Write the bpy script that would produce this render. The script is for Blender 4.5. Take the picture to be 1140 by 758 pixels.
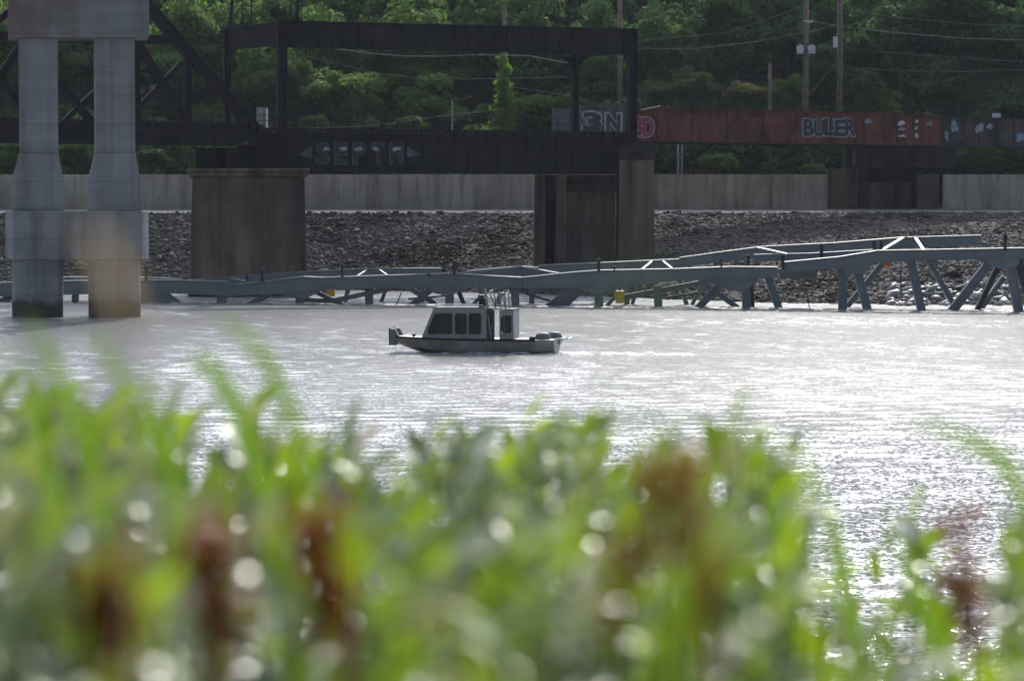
import bpy, math, random
import numpy as np
from mathutils import Vector, Matrix, noise as mnoise

for o in list(bpy.data.objects):
    bpy.data.objects.remove(o)
SC = bpy.context.scene
COL = SC.collection
R = math.radians
rnd = random.Random(11)

# ------------------------------------------------------------------ camera, sky, sun, exposure
CAM_H = 6.77
F = 1140 * 100.0 / 36.0            # focal length in photo pixels (100 mm lens)
CX, CY, HOR = 570.0, 379.0, 240.0
PITCH = math.atan((CY - HOR) / F)

cd = bpy.data.cameras.new('camera')
cam = bpy.data.objects.new('camera', cd)
COL.objects.link(cam)
cd.lens = 100
cd.sensor_width = 36
cd.clip_start = 0.05
cd.clip_end = 4000
cam.location = (0, 0, CAM_H)
cam.rotation_euler = (R(90) - PITCH, 0, 0)
cd.dof.use_dof = True
cd.dof.focus_distance = 150
cd.dof.aperture_fstop = 3.8
SC.camera = cam

SUN_EL, SUN_AZ = 32.0, 7.6
W = bpy.data.worlds.new('World')
SC.world = W
W.use_nodes = True
wn = W.node_tree.nodes
bg = next(n for n in wn if n.type == 'BACKGROUND')
sky = wn.new('ShaderNodeTexSky')
sky.sky_type = 'NISHITA'
sky.sun_disc = False
sky.sun_elevation = R(SUN_EL)
sky.sun_rotation = R(SUN_AZ)
sky.dust_density = 1.6
sky.air_density = 1.0
sky.ozone_density = 1.2
# the sky is milky: thin bright cloud scatters the light around the sun
SKY_STRENGTH = 0.09
sd_ = (math.sin(R(SUN_AZ)) * math.cos(R(SUN_EL)), math.cos(R(SUN_AZ)) * math.cos(R(SUN_EL)), math.sin(R(SUN_EL)))
wtc = wn.new('ShaderNodeTexCoord')
wdot = wn.new('ShaderNodeVectorMath'); wdot.operation = 'DOT_PRODUCT'; wdot.inputs[1].default_value = sd_
wl = W.node_tree.links
wl.new(wtc.outputs['Generated'], wdot.inputs[0])
wma = wn.new('ShaderNodeMath'); wma.operation = 'MULTIPLY_ADD'; wma.inputs[1].default_value = .5; wma.inputs[2].default_value = .5
wl.new(wdot.outputs['Value'], wma.inputs[0])
wpw = wn.new('ShaderNodeMath'); wpw.operation = 'POWER'; wpw.inputs[1].default_value = 4.5
wl.new(wma.outputs[0], wpw.inputs[0])
wnz = wn.new('ShaderNodeTexNoise'); wnz.inputs['Scale'].default_value = 3.0; wnz.inputs['Detail'].default_value = 5
wl.new(wtc.outputs['Generated'], wnz.inputs['Vector'])
wm2 = wn.new('ShaderNodeMath'); wm2.operation = 'MULTIPLY_ADD'; wm2.inputs[1].default_value = 25.0; wm2.inputs[2].default_value = 18.0
wl.new(wnz.outputs['Fac'], wm2.inputs[0])
wm3 = wn.new('ShaderNodeMath'); wm3.operation = 'MULTIPLY'
wl.new(wpw.outputs[0], wm3.inputs[0]); wl.new(wm2.outputs[0], wm3.inputs[1])
wcl = wn.new('ShaderNodeVectorMath'); wcl.operation = 'SCALE'; wcl.inputs[0].default_value = (.86, .95, 1.10)
wl.new(wm3.outputs[0], wcl.inputs['Scale'])
wad = wn.new('ShaderNodeVectorMath'); wad.operation = 'ADD'
wl.new(sky.outputs[0], wad.inputs[0]); wl.new(wcl.outputs[0], wad.inputs[1])
wl.new(wad.outputs[0], bg.inputs[0])
bg.inputs[1].default_value = SKY_STRENGTH

sl = bpy.data.lights.new('sun', 'SUN')
sun = bpy.data.objects.new('sun', sl)
COL.objects.link(sun)
sl.energy = 4.8
sl.angle = R(0.5)
sl.color = (1.0, 0.955, 0.88)
sdir = Vector((math.sin(R(SUN_AZ)) * math.cos(R(SUN_EL)), math.cos(R(SUN_AZ)) * math.cos(R(SUN_EL)), math.sin(R(SUN_EL))))
sun.rotation_euler = sdir.to_track_quat('Z', 'Y').to_euler()

SC.view_settings.view_transform = 'Standard'
SC.view_settings.look = 'None'
SC.view_settings.gamma = 1
SC.view_settings.exposure = 0.1
SC.cycles.use_denoising = True
SC.cycles.max_bounces = 8
SC.cycles.transparent_max_bounces = 12
SC.cycles.caustics_reflective = False
SC.cycles.caustics_refractive = False


# ------------------------------------------------------------------ helpers
def at(px, py, Y):
    """a photo pixel at forward distance Y -> world point"""
    u, v = (px - CX) / F, (CY - py) / F
    d = Vector((u, math.cos(PITCH) + v * math.sin(PITCH), -math.sin(PITCH) + v * math.cos(PITCH)))
    return Vector((0, 0, CAM_H)) + d * (Y / d.y)


def xat(px, Y):
    return (px - CX) / F * Y


def zat(py, Y):
    return at(CX, py, Y).z


def tag(o, label=None, cat=None, group=None, kind=None):
    if label: o['label'] = label
    if cat: o['category'] = cat
    if group: o['group'] = group
    if kind: o['kind'] = kind
    return o


def empty(name, loc, label, cat, group=None):
    o = bpy.data.objects.new(name, None)
    COL.objects.link(o)
    o.location = loc
    o.empty_display_size = 0.2
    return tag(o, label, cat, group)


class MB:
    def __init__(s):
        s.v, s.f, s.m, s.mi = [], [], [], 0

    def add(s, vs, fs):
        b = len(s.v)
        s.v += [tuple(p) for p in vs]
        s.f += [tuple(i + b for i in q) for q in fs]
        s.m += [s.mi] * len(fs)
        return s

    def hexa(s, p):
        """8 corners: bottom 0-3, top 4-7 (both the same way round)"""
        return s.add(p, [(3, 2, 1, 0), (4, 5, 6, 7), (0, 1, 5, 4), (1, 2, 6, 5), (2, 3, 7, 6), (3, 0, 4, 7)])

    def box(s, x0, x1, y0, y1, z0, z1):
        return s.hexa([(x0, y0, z0), (x1, y0, z0), (x1, y1, z0), (x0, y1, z0),
                       (x0, y0, z1), (x1, y0, z1), (x1, y1, z1), (x0, y1, z1)])

    def bar(s, p0, p1, h, d, side=Vector((0, 1, 0)), h1=None, d1=None):
        """a straight bar of depth d along `side` and height h across it"""
        p0, p1 = Vector(p0), Vector(p1)
        t = (p1 - p0).normalized()
        sd = (side - t * side.dot(t)).normalized()
        up = t.cross(sd).normalized()
        h1 = h if h1 is None else h1
        d1 = d if d1 is None else d1
        c = []
        for p, hh, dd in ((p0, h, d), (p1, h1, d1)):
            c.append([p + sd * (a * dd / 2) + up * (b * hh / 2) for a, b in ((-1, -1), (1, -1), (1, 1), (-1, 1))])
        return s.hexa(c[0] + c[1])

    def tube(s, pts, r, n=8, r1=None, cap=True):
        pts = [Vector(p) for p in pts]
        r1 = r if r1 is None else r1
        b = len(s.v)
        ref = None
        for i, p in enumerate(pts):
            t = (pts[min(i + 1, len(pts) - 1)] - pts[max(i - 1, 0)]).normalized()
            if ref is None:
                ref = Vector((0, 0, 1)) if abs(t.z) < .9 else Vector((1, 0, 0))
            a = (ref - t * ref.dot(t)).normalized()
            c = t.cross(a)
            ref = a
            rr = r + (r1 - r) * i / max(1, len(pts) - 1)
            for k in range(n):
                an = 2 * math.pi * k / n
                s.v.append(tuple(p + a * (math.cos(an) * rr) + c * (math.sin(an) * rr)))
        for i in range(len(pts) - 1):
            for k in range(n):
                s.f.append((b + i * n + k, b + i * n + (k + 1) % n, b + (i + 1) * n + (k + 1) % n, b + (i + 1) * n + k))
                s.m.append(s.mi)
        if cap:
            s.f.append(tuple(b + k for k in range(n))[::-1])
            s.f.append(tuple(b + (len(pts) - 1) * n + k for k in range(n)))
            s.m += [s.mi] * 2
        return s

    def prism(s, pts, vec):
        """polygon (list of points) swept by a vector"""
        n = len(pts)
        vec = Vector(vec)
        pts = [Vector(p) for p in pts]
        return s.add(pts + [p + vec for p in pts],
                     [tuple(range(n))[::-1], tuple(range(n, 2 * n))] + [(i, (i + 1) % n, n + (i + 1) % n, n + i) for i in range(n)])

    def build(s, name, mat, parent=None, smooth=False, bevel=0, loc=None):
        me = bpy.data.meshes.new(name)
        vs = s.v
        if loc is not None:
            vs = [(a - loc[0], b - loc[1], c - loc[2]) for a, b, c in vs]
        me.from_pydata(vs, [], s.f)
        mats = mat if isinstance(mat, (list, tuple)) else [mat] if mat else []
        for m in mats: me.materials.append(m)
        if len(mats) > 1:
            me.polygons.foreach_set('material_index', s.m)
        me.update()
        import bmesh
        bm = bmesh.new(); bm.from_mesh(me)
        bmesh.ops.recalc_face_normals(bm, faces=bm.faces)
        bm.to_mesh(me); bm.free()
        if smooth:
            me.polygons.foreach_set('use_smooth', [True] * len(me.polygons))
        o = bpy.data.objects.new(name, me)
        COL.objects.link(o)
        if loc is not None: o.location = loc
        if parent is not None:
            o.parent = parent
            o.location = Vector(o.location) - Vector(parent.location) if parent.rotation_euler.z == 0 and not parent.get('local') else o.location
        if bevel:
            b = o.modifiers.new('bevel', 'BEVEL'); b.width = bevel; b.segments = 2; b.limit_method = 'ANGLE'
        return o


def np_mesh(name, verts, faces, mats, mat_idx=None, smooth=False):
    """fast mesh from numpy arrays; faces is an (n, k) array"""
    me = bpy.data.meshes.new(name)
    nf, k = faces.shape
    me.vertices.add(len(verts)); me.loops.add(nf * k); me.polygons.add(nf)
    me.vertices.foreach_set('co', np.asarray(verts, np.float32).ravel())
    me.loops.foreach_set('vertex_index', faces.astype(np.int32).ravel())
    me.polygons.foreach_set('loop_start', np.arange(0, nf * k, k, dtype=np.int32))
    me.polygons.foreach_set('loop_total', np.full(nf, k, np.int32))
    for m in mats: me.materials.append(m)
    if mat_idx is not None: me.polygons.foreach_set('material_index', np.asarray(mat_idx, np.int32))
    if smooth: me.polygons.foreach_set('use_smooth', np.ones(nf, bool))
    me.update(calc_edges=True)
    me.validate()
    return me


def link(name, me, parent=None):
    o = bpy.data.objects.new(name, me)
    COL.objects.link(o)
    if parent is not None: o.parent = parent
    return o


# ------------------------------------------------------------------ materials
def new_mat(name):
    m = bpy.data.materials.new(name)
    m.use_nodes = True
    nt = m.node_tree
    b = next(n for n in nt.nodes if n.type == 'BSDF_PRINCIPLED')
    return m, nt, b


def mapped_noise(nt, scale, xyz=(1, 1, 1), detail=5, rough=.6, coord='Object'):
    tc = nt.nodes.new('ShaderNodeTexCoord')
    mp = nt.nodes.new('ShaderNodeMapping')
    mp.inputs['Scale'].default_value = xyz
    nz = nt.nodes.new('ShaderNodeTexNoise')
    nz.inputs['Scale'].default_value = scale
    nz.inputs['Detail'].default_value = detail
    nz.inputs['Roughness'].default_value = rough
    nt.links.new(tc.outputs[coord], mp.inputs[0])
    nt.links.new(mp.outputs[0], nz.inputs['Vector'])
    return nz.outputs['Fac']


def ramp(nt, fac, stops):
    r = nt.nodes.new('ShaderNodeValToRGB')
    el = r.color_ramp.elements
    while len(el) < len(stops): el.new(.5)
    for e, (p, c) in zip(el, stops):
        e.position = p
        e.color = (*c, 1) if len(c) == 3 else c
    nt.links.new(fac, r.inputs[0])
    return r.outputs[0]


def mixc(nt, fac, a, b, mode='MIX'):
    m = nt.nodes.new('ShaderNodeMix')
    m.data_type = 'RGBA'
    m.blend_type = mode
    for sock, v in ((m.inputs[0], fac), (m.inputs[6], a), (m.inputs[7], b)):
        if hasattr(v, 'links') or isinstance(v, bpy.types.NodeSocket): nt.links.new(v, sock)
        elif isinstance(v, (int, float)): sock.default_value = v
        else: sock.default_value = (*v, 1)
    return m.outputs[2]


def surf(name, c1, c2, scale=.6, rough=.8, bump=0.0, bscale=6, streak=None, streak_amt=.6, streak_xyz=(1.1, 1.1, .04), streak_scale=1.0,
         patch=None, patch_scale=.3, patch_pos=(.55, .7), spec=.4, metal=0, lo=.35, hi=.68, forms=0, tide=0):
    m, nt, b = new_mat(name)
    col = ramp(nt, mapped_noise(nt, scale), [(lo, c1), (hi, c2)])
    if patch:
        pf = ramp(nt, mapped_noise(nt, patch_scale, detail=7, rough=.7), [(patch_pos[0], (0, 0, 0)), (patch_pos[1], (1, 1, 1))])
        col = mixc(nt, pf, col, patch)
    if streak:
        sf = ramp(nt, mapped_noise(nt, streak_scale, streak_xyz, detail=4), [(.45, (0, 0, 0)), (.7, (streak_amt,) * 3)])
        col = mixc(nt, sf, col, streak)
    if forms or tide:
        tc = nt.nodes.new('ShaderNodeTexCoord'); sp_ = nt.nodes.new('ShaderNodeSeparateXYZ')
        nt.links.new(tc.outputs['Object'], sp_.inputs[0])

        def mth(op, a, c):
            n = nt.nodes.new('ShaderNodeMath'); n.operation = op
            for i, v in enumerate((a, c)):
                if isinstance(v, (int, float)): n.inputs[i].default_value = v
                else: nt.links.new(v, n.inputs[i])
            return n.outputs[0]
        if forms:
            # joints between the pours and faint board marks
            j = mth('LESS_THAN', mth('MODULO', mth('ADD', sp_.outputs['Z'], 10), forms), .05)
            col = mixc(nt, mth('MULTIPLY', j, .45), col, (.06, .055, .05))
            bd = mapped_noise(nt, 1.0, (.15, .15, 2.2), detail=2)
            col = mixc(nt, .12, col, ramp(nt, bd, [(.35, (.10, .10, .105)), (.65, (.32, .32, .32))]))
        if tide:
            w_ = mth('ADD', sp_.outputs['Z'], mth('MULTIPLY', mapped_noise(nt, .8, (1, 1, .3), detail=5), -1.6))
            tf = ramp(nt, w_, [(.0, (.85,) * 3), (tide * .5, (0, 0, 0))])
            col = mixc(nt, tf, col, (.045, .042, .035))
    nt.links.new(col, b.inputs['Base Color'])
    b.inputs['Roughness'].default_value = rough
    b.inputs['Specular IOR Level'].default_value = spec
    b.inputs['Metallic'].default_value = metal
    if bump:
        bp = nt.nodes.new('ShaderNodeBump')
        bp.inputs['Strength'].default_value = bump
        bp.inputs['Distance'].default_value = .05
        nt.links.new(mapped_noise(nt, bscale, detail=6), bp.inputs['Height'])
        nt.links.new(bp.outputs[0], b.inputs['Normal'])
    return m


def leafmat(name, c1, c2, tr, tmix=.45, rough=.75, spec=.12, scale=.25, objvar=.25):
    m, nt, b = new_mat(name)
    col = ramp(nt, mapped_noise(nt, scale, detail=4), [(.35, c1), (.65, c2)])
    oi = nt.nodes.new('ShaderNodeObjectInfo')
    hs = nt.nodes.new('ShaderNodeHueSaturation')
    mr = nt.nodes.new('ShaderNodeMapRange')
    mr.inputs[3].default_value = 1 - objvar; mr.inputs[4].default_value = 1 + objvar
    nt.links.new(oi.outputs['Random'], mr.inputs[0])
    nt.links.new(mr.outputs[0], hs.inputs['Value'])
    nt.links.new(col, hs.inputs['Color'])
    nt.links.new(hs.outputs[0], b.inputs['Base Color'])
    b.inputs['Roughness'].default_value = rough
    b.inputs['Specular IOR Level'].default_value = spec
    t = nt.nodes.new('ShaderNodeBsdfTranslucent')
    tcol = mixc(nt, .6, hs.outputs[0], tr)
    nt.links.new(tcol, t.inputs[0])
    mx = nt.nodes.new('ShaderNodeMixShader')
    mx.inputs[0].default_value = tmix
    out = next(n for n in nt.nodes if n.type == 'OUTPUT_MATERIAL')
    nt.links.new(b.outputs[0], mx.inputs[1]); nt.links.new(t.outputs[0], mx.inputs[2])
    nt.links.new(mx.outputs[0], out.inputs[0])
    return m


M = {}
M['concrete'] = surf('pier_concrete', (.20, .208, .215), (.29, .297, .305), .35, .85, .25, 5, streak=(.10, .085, .075), streak_amt=.65, streak_scale=1.0, patch=(.29, .29, .29), patch_scale=.4, patch_pos=(.58, .72), forms=1.9, tide=1, spec=.04)
M['concrete_stain'] = surf('cap_concrete', (.16, .17, .18), (.24, .245, .25), .35, .85, .25, 5, streak=(.14, .10, .085), streak_amt=.6,
                           patch=(.15, .115, .10), patch_scale=.16, patch_pos=(.46, .62), forms=2.4, spec=.04)
M['floodwall'] = surf('floodwall_concrete', (.31, .275, .235), (.41, .368, .318), .2, .9, .2, 3, streak=(.15, .115, .095), streak_amt=.75, streak_xyz=(1.3, 1.3, .09), patch=(.24, .21, .185), patch_scale=.25, patch_pos=(.5, .68), spec=.04)
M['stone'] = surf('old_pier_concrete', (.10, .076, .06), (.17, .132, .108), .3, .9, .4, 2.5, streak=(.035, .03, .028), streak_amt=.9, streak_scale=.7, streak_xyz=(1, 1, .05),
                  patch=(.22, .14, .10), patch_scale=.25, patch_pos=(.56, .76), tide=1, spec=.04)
M['stone_dark'] = surf('dark_shade_masonry', (.03, .028, .028), (.07, .06, .055), .4, .9, .3, 3, streak=(.015, .015, .015), streak_amt=.8, spec=.04)  # darker masonry; on the abutment its colour paints the shadow under the girders
M['blacksteel'] = surf('dark_bridge_steel', (.011, .011, .015), (.026, .025, .031), .5, .85, .1, 6, streak=(.04, .024, .02), streak_amt=.4, spec=.08)
M['redsteel'] = surf('red_oxide_steel', (.14, .05, .04), (.215, .082, .064), .6, .8, .1, 5, streak=(.06, .028, .024), streak_amt=.9, streak_scale=1.4, streak_xyz=(1.1, 1.1, .12),
                     patch=(.055, .034, .032), patch_scale=.5, patch_pos=(.48, .64), spec=.04)
M['greypaintsteel'] = surf('pale_painted_steel', (.10, .097, .112), (.17, .163, .19), .5, .7, .1, 5, streak=(.07, .06, .08), streak_amt=.8, spec=.04)
M['tagsteel'] = surf('overpainted_steel', (.06, .05, .05), (.10, .085, .095), .5, .75, .1, 5, streak=(.03, .03, .035), streak_amt=.8,
                     patch=(.14, .085, .06), patch_scale=.5, patch_pos=(.55, .7), spec=.04)
M['trusspaint'] = surf('blue_grey_bridge_paint', (.10, .118, .135), (.15, .17, .19), .5, .42, .05, 8, streak=(.10, .11, .12), streak_amt=.5, spec=.6)
M['trussdark'] = surf('dark_truss_steel', (.03, .032, .038), (.06, .06, .065), 1, .6)
M['bolt'] = surf('blackened_post_steel', (.012, .012, .014), (.03, .028, .03), 2, .6)
M['wood'] = surf('weathered_pole_wood', (.11, .085, .07), (.19, .15, .125), 2, .9, .2, 6, streak=(.06, .05, .045), streak_amt=.6, spec=.04)
M['galv'] = surf('galvanised_metal', (.38, .40, .42), (.55, .57, .6), 2, .45, metal=.3)
M['wire'] = surf('cable_grey', (.10, .10, .105), (.16, .16, .165), 1, .8)
M['paint_white'] = surf('spray_white', (.42, .42, .45), (.6, .6, .63), 2.5, .7)
M['paint_palegrey'] = surf('spray_pale_grey', (.20, .20, .23), (.34, .34, .37), 2.5, .7)
M['paint_faint'] = surf('faded_spray_grey', (.03, .03, .038), (.085, .085, .10), 1.2, .7)
M['paint_black'] = surf('spray_black', (.012, .013, .022), (.025, .025, .04), 2, .6)
M['paint_blue'] = surf('spray_blue', (.12, .19, .27), (.22, .32, .42), 2, .7)
M['paint_pink'] = surf('spray_crimson', (.22, .03, .06), (.32, .05, .09), 2, .7)
M['yellow'] = surf('yellow_plastic', (.55, .33, .03), (.68, .43, .06), 3, .5)
M['orange'] = surf('orange_plastic', (.5, .16, .03), (.6, .2, .04), 3, .5)
M['boat'] = surf('boat_aluminium', (.25, .243, .235), (.34, .333, .325), 1.5, .6, .04, 10, spec=.25, patch=(.19, .182, .175), patch_scale=.9, patch_pos=(.5, .7))
M['hull'] = surf('hull_aluminium', (.25, .245, .23), (.35, .34, .32), 1.2, .45, .05, 8, metal=.2, patch=(.20, .155, .105), patch_scale=.5, patch_pos=(.46, .66))
M['roofgrey'] = surf('worn_grey_roof', (.10, .10, .105), (.16, .16, .165), 1.5, .8, spec=.1)
M['rubber'] = surf('black_rubber', (.012, .012, .013), (.025, .025, .027), 4, .6)
M['cowl'] = surf('grey_cowling', (.13, .13, .13), (.19, .19, .19), 3, .55, spec=.2)
M['interior'] = surf('dark_interior', (.03, .035, .04), (.06, .065, .07), 3, .7)
M['bark'] = surf('tree_bark', (.05, .04, .032), (.09, .075, .06), 1.5, .9, .4, 5)
M['soil'] = surf('forest_floor', (.025, .028, .014), (.05, .05, .028), .2, .95, spec=.04)
M['gravel'] = surf('gravel_shoulder', (.17, .155, .145), (.25, .23, .215), .7, .95, .4, 9, patch=(.16, .15, .13), patch_scale=.2, patch_pos=(.5, .7), spec=.04)
M['bank'] = surf('bank_earth', (.06, .052, .047), (.10, .088, .08), .5, .95, .5, 4, spec=.04)
M['rock'] = surf('riprap_stone', (.088, .077, .071), (.135, .118, .108), .3, .95, .2, 6, patch=(.04, .03, .025), patch_scale=.12, patch_pos=(.48, .62), spec=.04)
M['wetrock'] = surf('pale_washed_stone', (.16, .15, .145), (.32, .31, .30), 1, .5)
M['driftwood'] = surf('bleached_wood', (.36, .33, .29), (.52, .48, .44), 1.5, .7)
M['nearsoil'] = surf('bank_soil', (.06, .045, .03), (.11, .085, .06), 1.5, .95, .4, 8, spec=.04)
M['foam'] = surf('white_foam', (.55, .55, .56), (.78, .78, .8), 2, .6)

m, nt, b = new_mat('tinted_glass')
out = next(n for n in nt.nodes if n.type == 'OUTPUT_MATERIAL')
tb = nt.nodes.new('ShaderNodeBsdfTransparent'); tb.inputs[0].default_value = (.10, .21, .23, 1)
gb = nt.nodes.new('ShaderNodeBsdfGlossy'); gb.inputs['Roughness'].default_value = .03
mx = nt.nodes.new('ShaderNodeMixShader'); mx.inputs[0].default_value = .04
nt.links.new(tb.outputs[0], mx.inputs[1]); nt.links.new(gb.outputs[0], mx.inputs[2]); nt.links.new(mx.outputs[0], out.inputs[0])
M['glass'] = m

# trees
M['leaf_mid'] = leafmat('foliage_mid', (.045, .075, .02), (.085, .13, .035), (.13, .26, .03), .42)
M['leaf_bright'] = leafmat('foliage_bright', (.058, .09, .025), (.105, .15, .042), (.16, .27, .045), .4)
M['leaf_dark'] = leafmat('foliage_dark', (.028, .052, .02), (.058, .095, .032), (.07, .16, .03), .35)  # dark tone also paints the shade over the right of the hill
M['leaf_olive'] = leafmat('foliage_olive', (.08, .085, .03), (.13, .135, .05), (.18, .2, .05), .38)
# foreground weeds
M['weed_bright'] = leafmat('weed_leaf_bright', (.08, .155, .015), (.14, .22, .025), (.46, .62, .01), .52, .4, .3, 9)
M['weed_green'] = leafmat('weed_leaf_green', (.06, .10, .016), (.10, .145, .024), (.28, .43, .02), .5, .34, .3, 9)
M['blade'] = leafmat('grass_blade_green', (.055, .11, .015), (.085, .155, .02), (.20, .34, .02), .42, .5, .25, 9)
M['weed_olive'] = leafmat('weed_leaf_olive', (.15, .16, .06), (.24, .25, .10), (.38, .42, .14), .42, .35, .5, 9)
M['weed_grey'] = leafmat('weed_leaf_greygreen', (.11, .14, .08), (.18, .21, .13), (.22, .30, .14), .35, .35, .35, 9)
M['weed_glint'] = leafmat('glint_pale_leaf', (.5, .45, .40), (.65, .6, .55), (.5, .45, .38), .3, .35, .5, 9)  # near-white leaf colour painted in for sun glints among the weeds
M['dry'] = leafmat('dry_stalk_tan', (.40, .31, .19), (.52, .42, .28), (.45, .33, .18), .3, .6, .3, 9)
M['rust'] = leafmat('rust_brown_seed', (.19, .045, .016), (.27, .07, .025), (.6, .13, .015), .38, .8, .05, 20)
M['stem'] = surf('green_stem', (.07, .10, .03), (.12, .15, .05), 9, .5)

# water
m, nt, b = new_mat('river_water')
b.inputs['IOR'].default_value = 1.33
b.inputs['Roughness'].default_value = .09
b.inputs['Specular IOR Level'].default_value = .5


def math_node(op, a, bb=None, c=None):
    n = nt.nodes.new('ShaderNodeMath'); n.operation = op
    for i, v in enumerate((a, bb, c)):
        if v is None: continue
        if isinstance(v, (int, float)): n.inputs[i].default_value = v
        else: nt.links.new(v, n.inputs[i])
    return n.outputs[0]




def slope_noise(scale, xyz, detail, amp):
    """two independent slopes (x, y) of the water surface"""
    f = mapped_noise(nt, scale, xyz, detail=detail, rough=.6)
    col = f.node.outputs['Color']
    v = nt.nodes.new('ShaderNodeVectorMath'); v.operation = 'SUBTRACT'
    nt.links.new(col, v.inputs[0]); v.inputs[1].default_value = (.5, .5, .5)
    q = nt.nodes.new('ShaderNodeVectorMath'); q.operation = 'MULTIPLY'
    nt.links.new(v.outputs[0], q.inputs[0]); q.inputs[1].default_value = (amp * .8, amp, 0)
    return q.outputs[0]


def vmath(op, a_, b_):
    n = nt.nodes.new('ShaderNodeVectorMath'); n.operation = op
    for i, v in enumerate((a_, b_)):
        if v is None: continue
        if isinstance(v, tuple): n.inputs[i].default_value = v
        else: nt.links.new(v, n.inputs[i])
    return n.outputs[0]


calm = ramp(nt, mapped_noise(nt, .055, (.25, 1.6, 1), detail=5, rough=.65), [(.34, (.6,) * 3), (.56, (1,) * 3)])
sl_ = vmath('ADD', slope_noise(1.8, (.6, 1.2, 1), 2, .22), slope_noise(9, (.9, 1.0, 1), 3, 1.0))
sl_ = vmath('ADD', sl_, slope_noise(.09, (.4, 1.4, 1), 2, .10))
sl_ = vmath('MULTIPLY', sl_, calm)
# the breeze ruffles the reach nearer this bank more than the far one
wtc_ = nt.nodes.new('ShaderNodeTexCoord'); wsp_ = nt.nodes.new('ShaderNodeSeparateXYZ')
nt.links.new(wtc_.outputs['Object'], wsp_.inputs[0])
wmr = nt.nodes.new('ShaderNodeMapRange')
for i_, v_ in ((1, 68), (2, 100), (3, 1.0), (4, .5)): wmr.inputs[i_].default_value = v_
nt.links.new(math_node('ADD', wsp_.outputs['Y'], math_node('MULTIPLY_ADD', mapped_noise(nt, .05, (.5, 1, 1), detail=3), 60, -30)), wmr.inputs[0])
sc_ = nt.nodes.new('ShaderNodeVectorMath'); sc_.operation = 'SCALE'
wrr = nt.nodes.new('ShaderNodeMapRange')
for i_, v_ in ((1, 68), (2, 105), (3, .10), (4, .18)): wrr.inputs[i_].default_value = v_
nt.links.new(wsp_.outputs['Y'], wrr.inputs[0]); nt.links.new(wrr.outputs[0], b.inputs['Roughness'])
nt.links.new(sl_, sc_.inputs[0]); nt.links.new(wmr.outputs[0], sc_.inputs['Scale'])
sl_ = sc_.outputs[0]
geo_ = nt.nodes.new('ShaderNodeNewGeometry')
nrm_ = vmath('NORMALIZE', vmath('ADD', sl_, geo_.outputs['Normal']), None)
nt.links.new(nrm_, b.inputs['Normal'])
# white water where the current breaks through the wreck (a band across the river)
ftc = nt.nodes.new('ShaderNodeTexCoord'); fsp = nt.nodes.new('ShaderNodeSeparateXYZ')
nt.links.new(ftc.outputs['Object'], fsp.inputs[0])
ydist = math_node('ADD', fsp.outputs['Y'], math_node('MULTIPLY', fsp.outputs['X'], .28))
fup = nt.nodes.new('ShaderNodeMapRange'); fup.inputs[1].default_value = 212.5; fup.inputs[2].default_value = 216
fdn = nt.nodes.new('ShaderNodeMapRange'); fdn.inputs[1].default_value = 238; fdn.inputs[2].default_value = 252; fdn.inputs[3].default_value = 1; fdn.inputs[4].default_value = .3
for q_ in (fup, fdn): nt.links.new(ydist, q_.inputs[0])
band = math_node('MULTIPLY', fup.outputs[0], fdn.outputs[0])
fnz = math_node('MULTIPLY_ADD', band, .20, mapped_noise(nt, .9, (.35, 1.0, 1), detail=7, rough=.72))
foam = ramp(nt, fnz, [(.64, (0, 0, 0)), (.76, (.85, .85, .85))])
wc = mixc(nt, foam, (.19, .185, .187), (.62, .62, .63))
nt.links.new(wc, b.inputs['Base Color'])
M['water'] = m


# ------------------------------------------------------------------ terrain and water
def lerp_tab(x, tab):
    if x <= tab[0][0]: return tab[0][1]
    for (a, fa), (c, fc) in zip(tab, tab[1:]):
        if x <= c: return fa + (fc - fa) * (x - a) / (c - a)
    return tab[-1][1]


SHORE = [(-30, 258), (-14, 258), (2, 246), (14, 229), (20, 221), (32, 216), (60, 213)]
CREST_Y, WALL_Y = 275.0, 284.0
ZC, ZS = zat(237, CREST_Y), zat(231.5, WALL_Y)


def shore(x):
    return lerp_tab(x, SHORE)


def hill_z(x, y):
    if y < 296: return ZS - .4
    t = (y - 296)
    up = 34 * (1 - math.exp(-t / 75)) + .10 * t
    up *= .9 + .18 * math.tanh((x - 10) / 40)
    return ZS - .4 + up + 1.2 * mnoise.noise(Vector((x * .03, y * .03, 0)))


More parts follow.
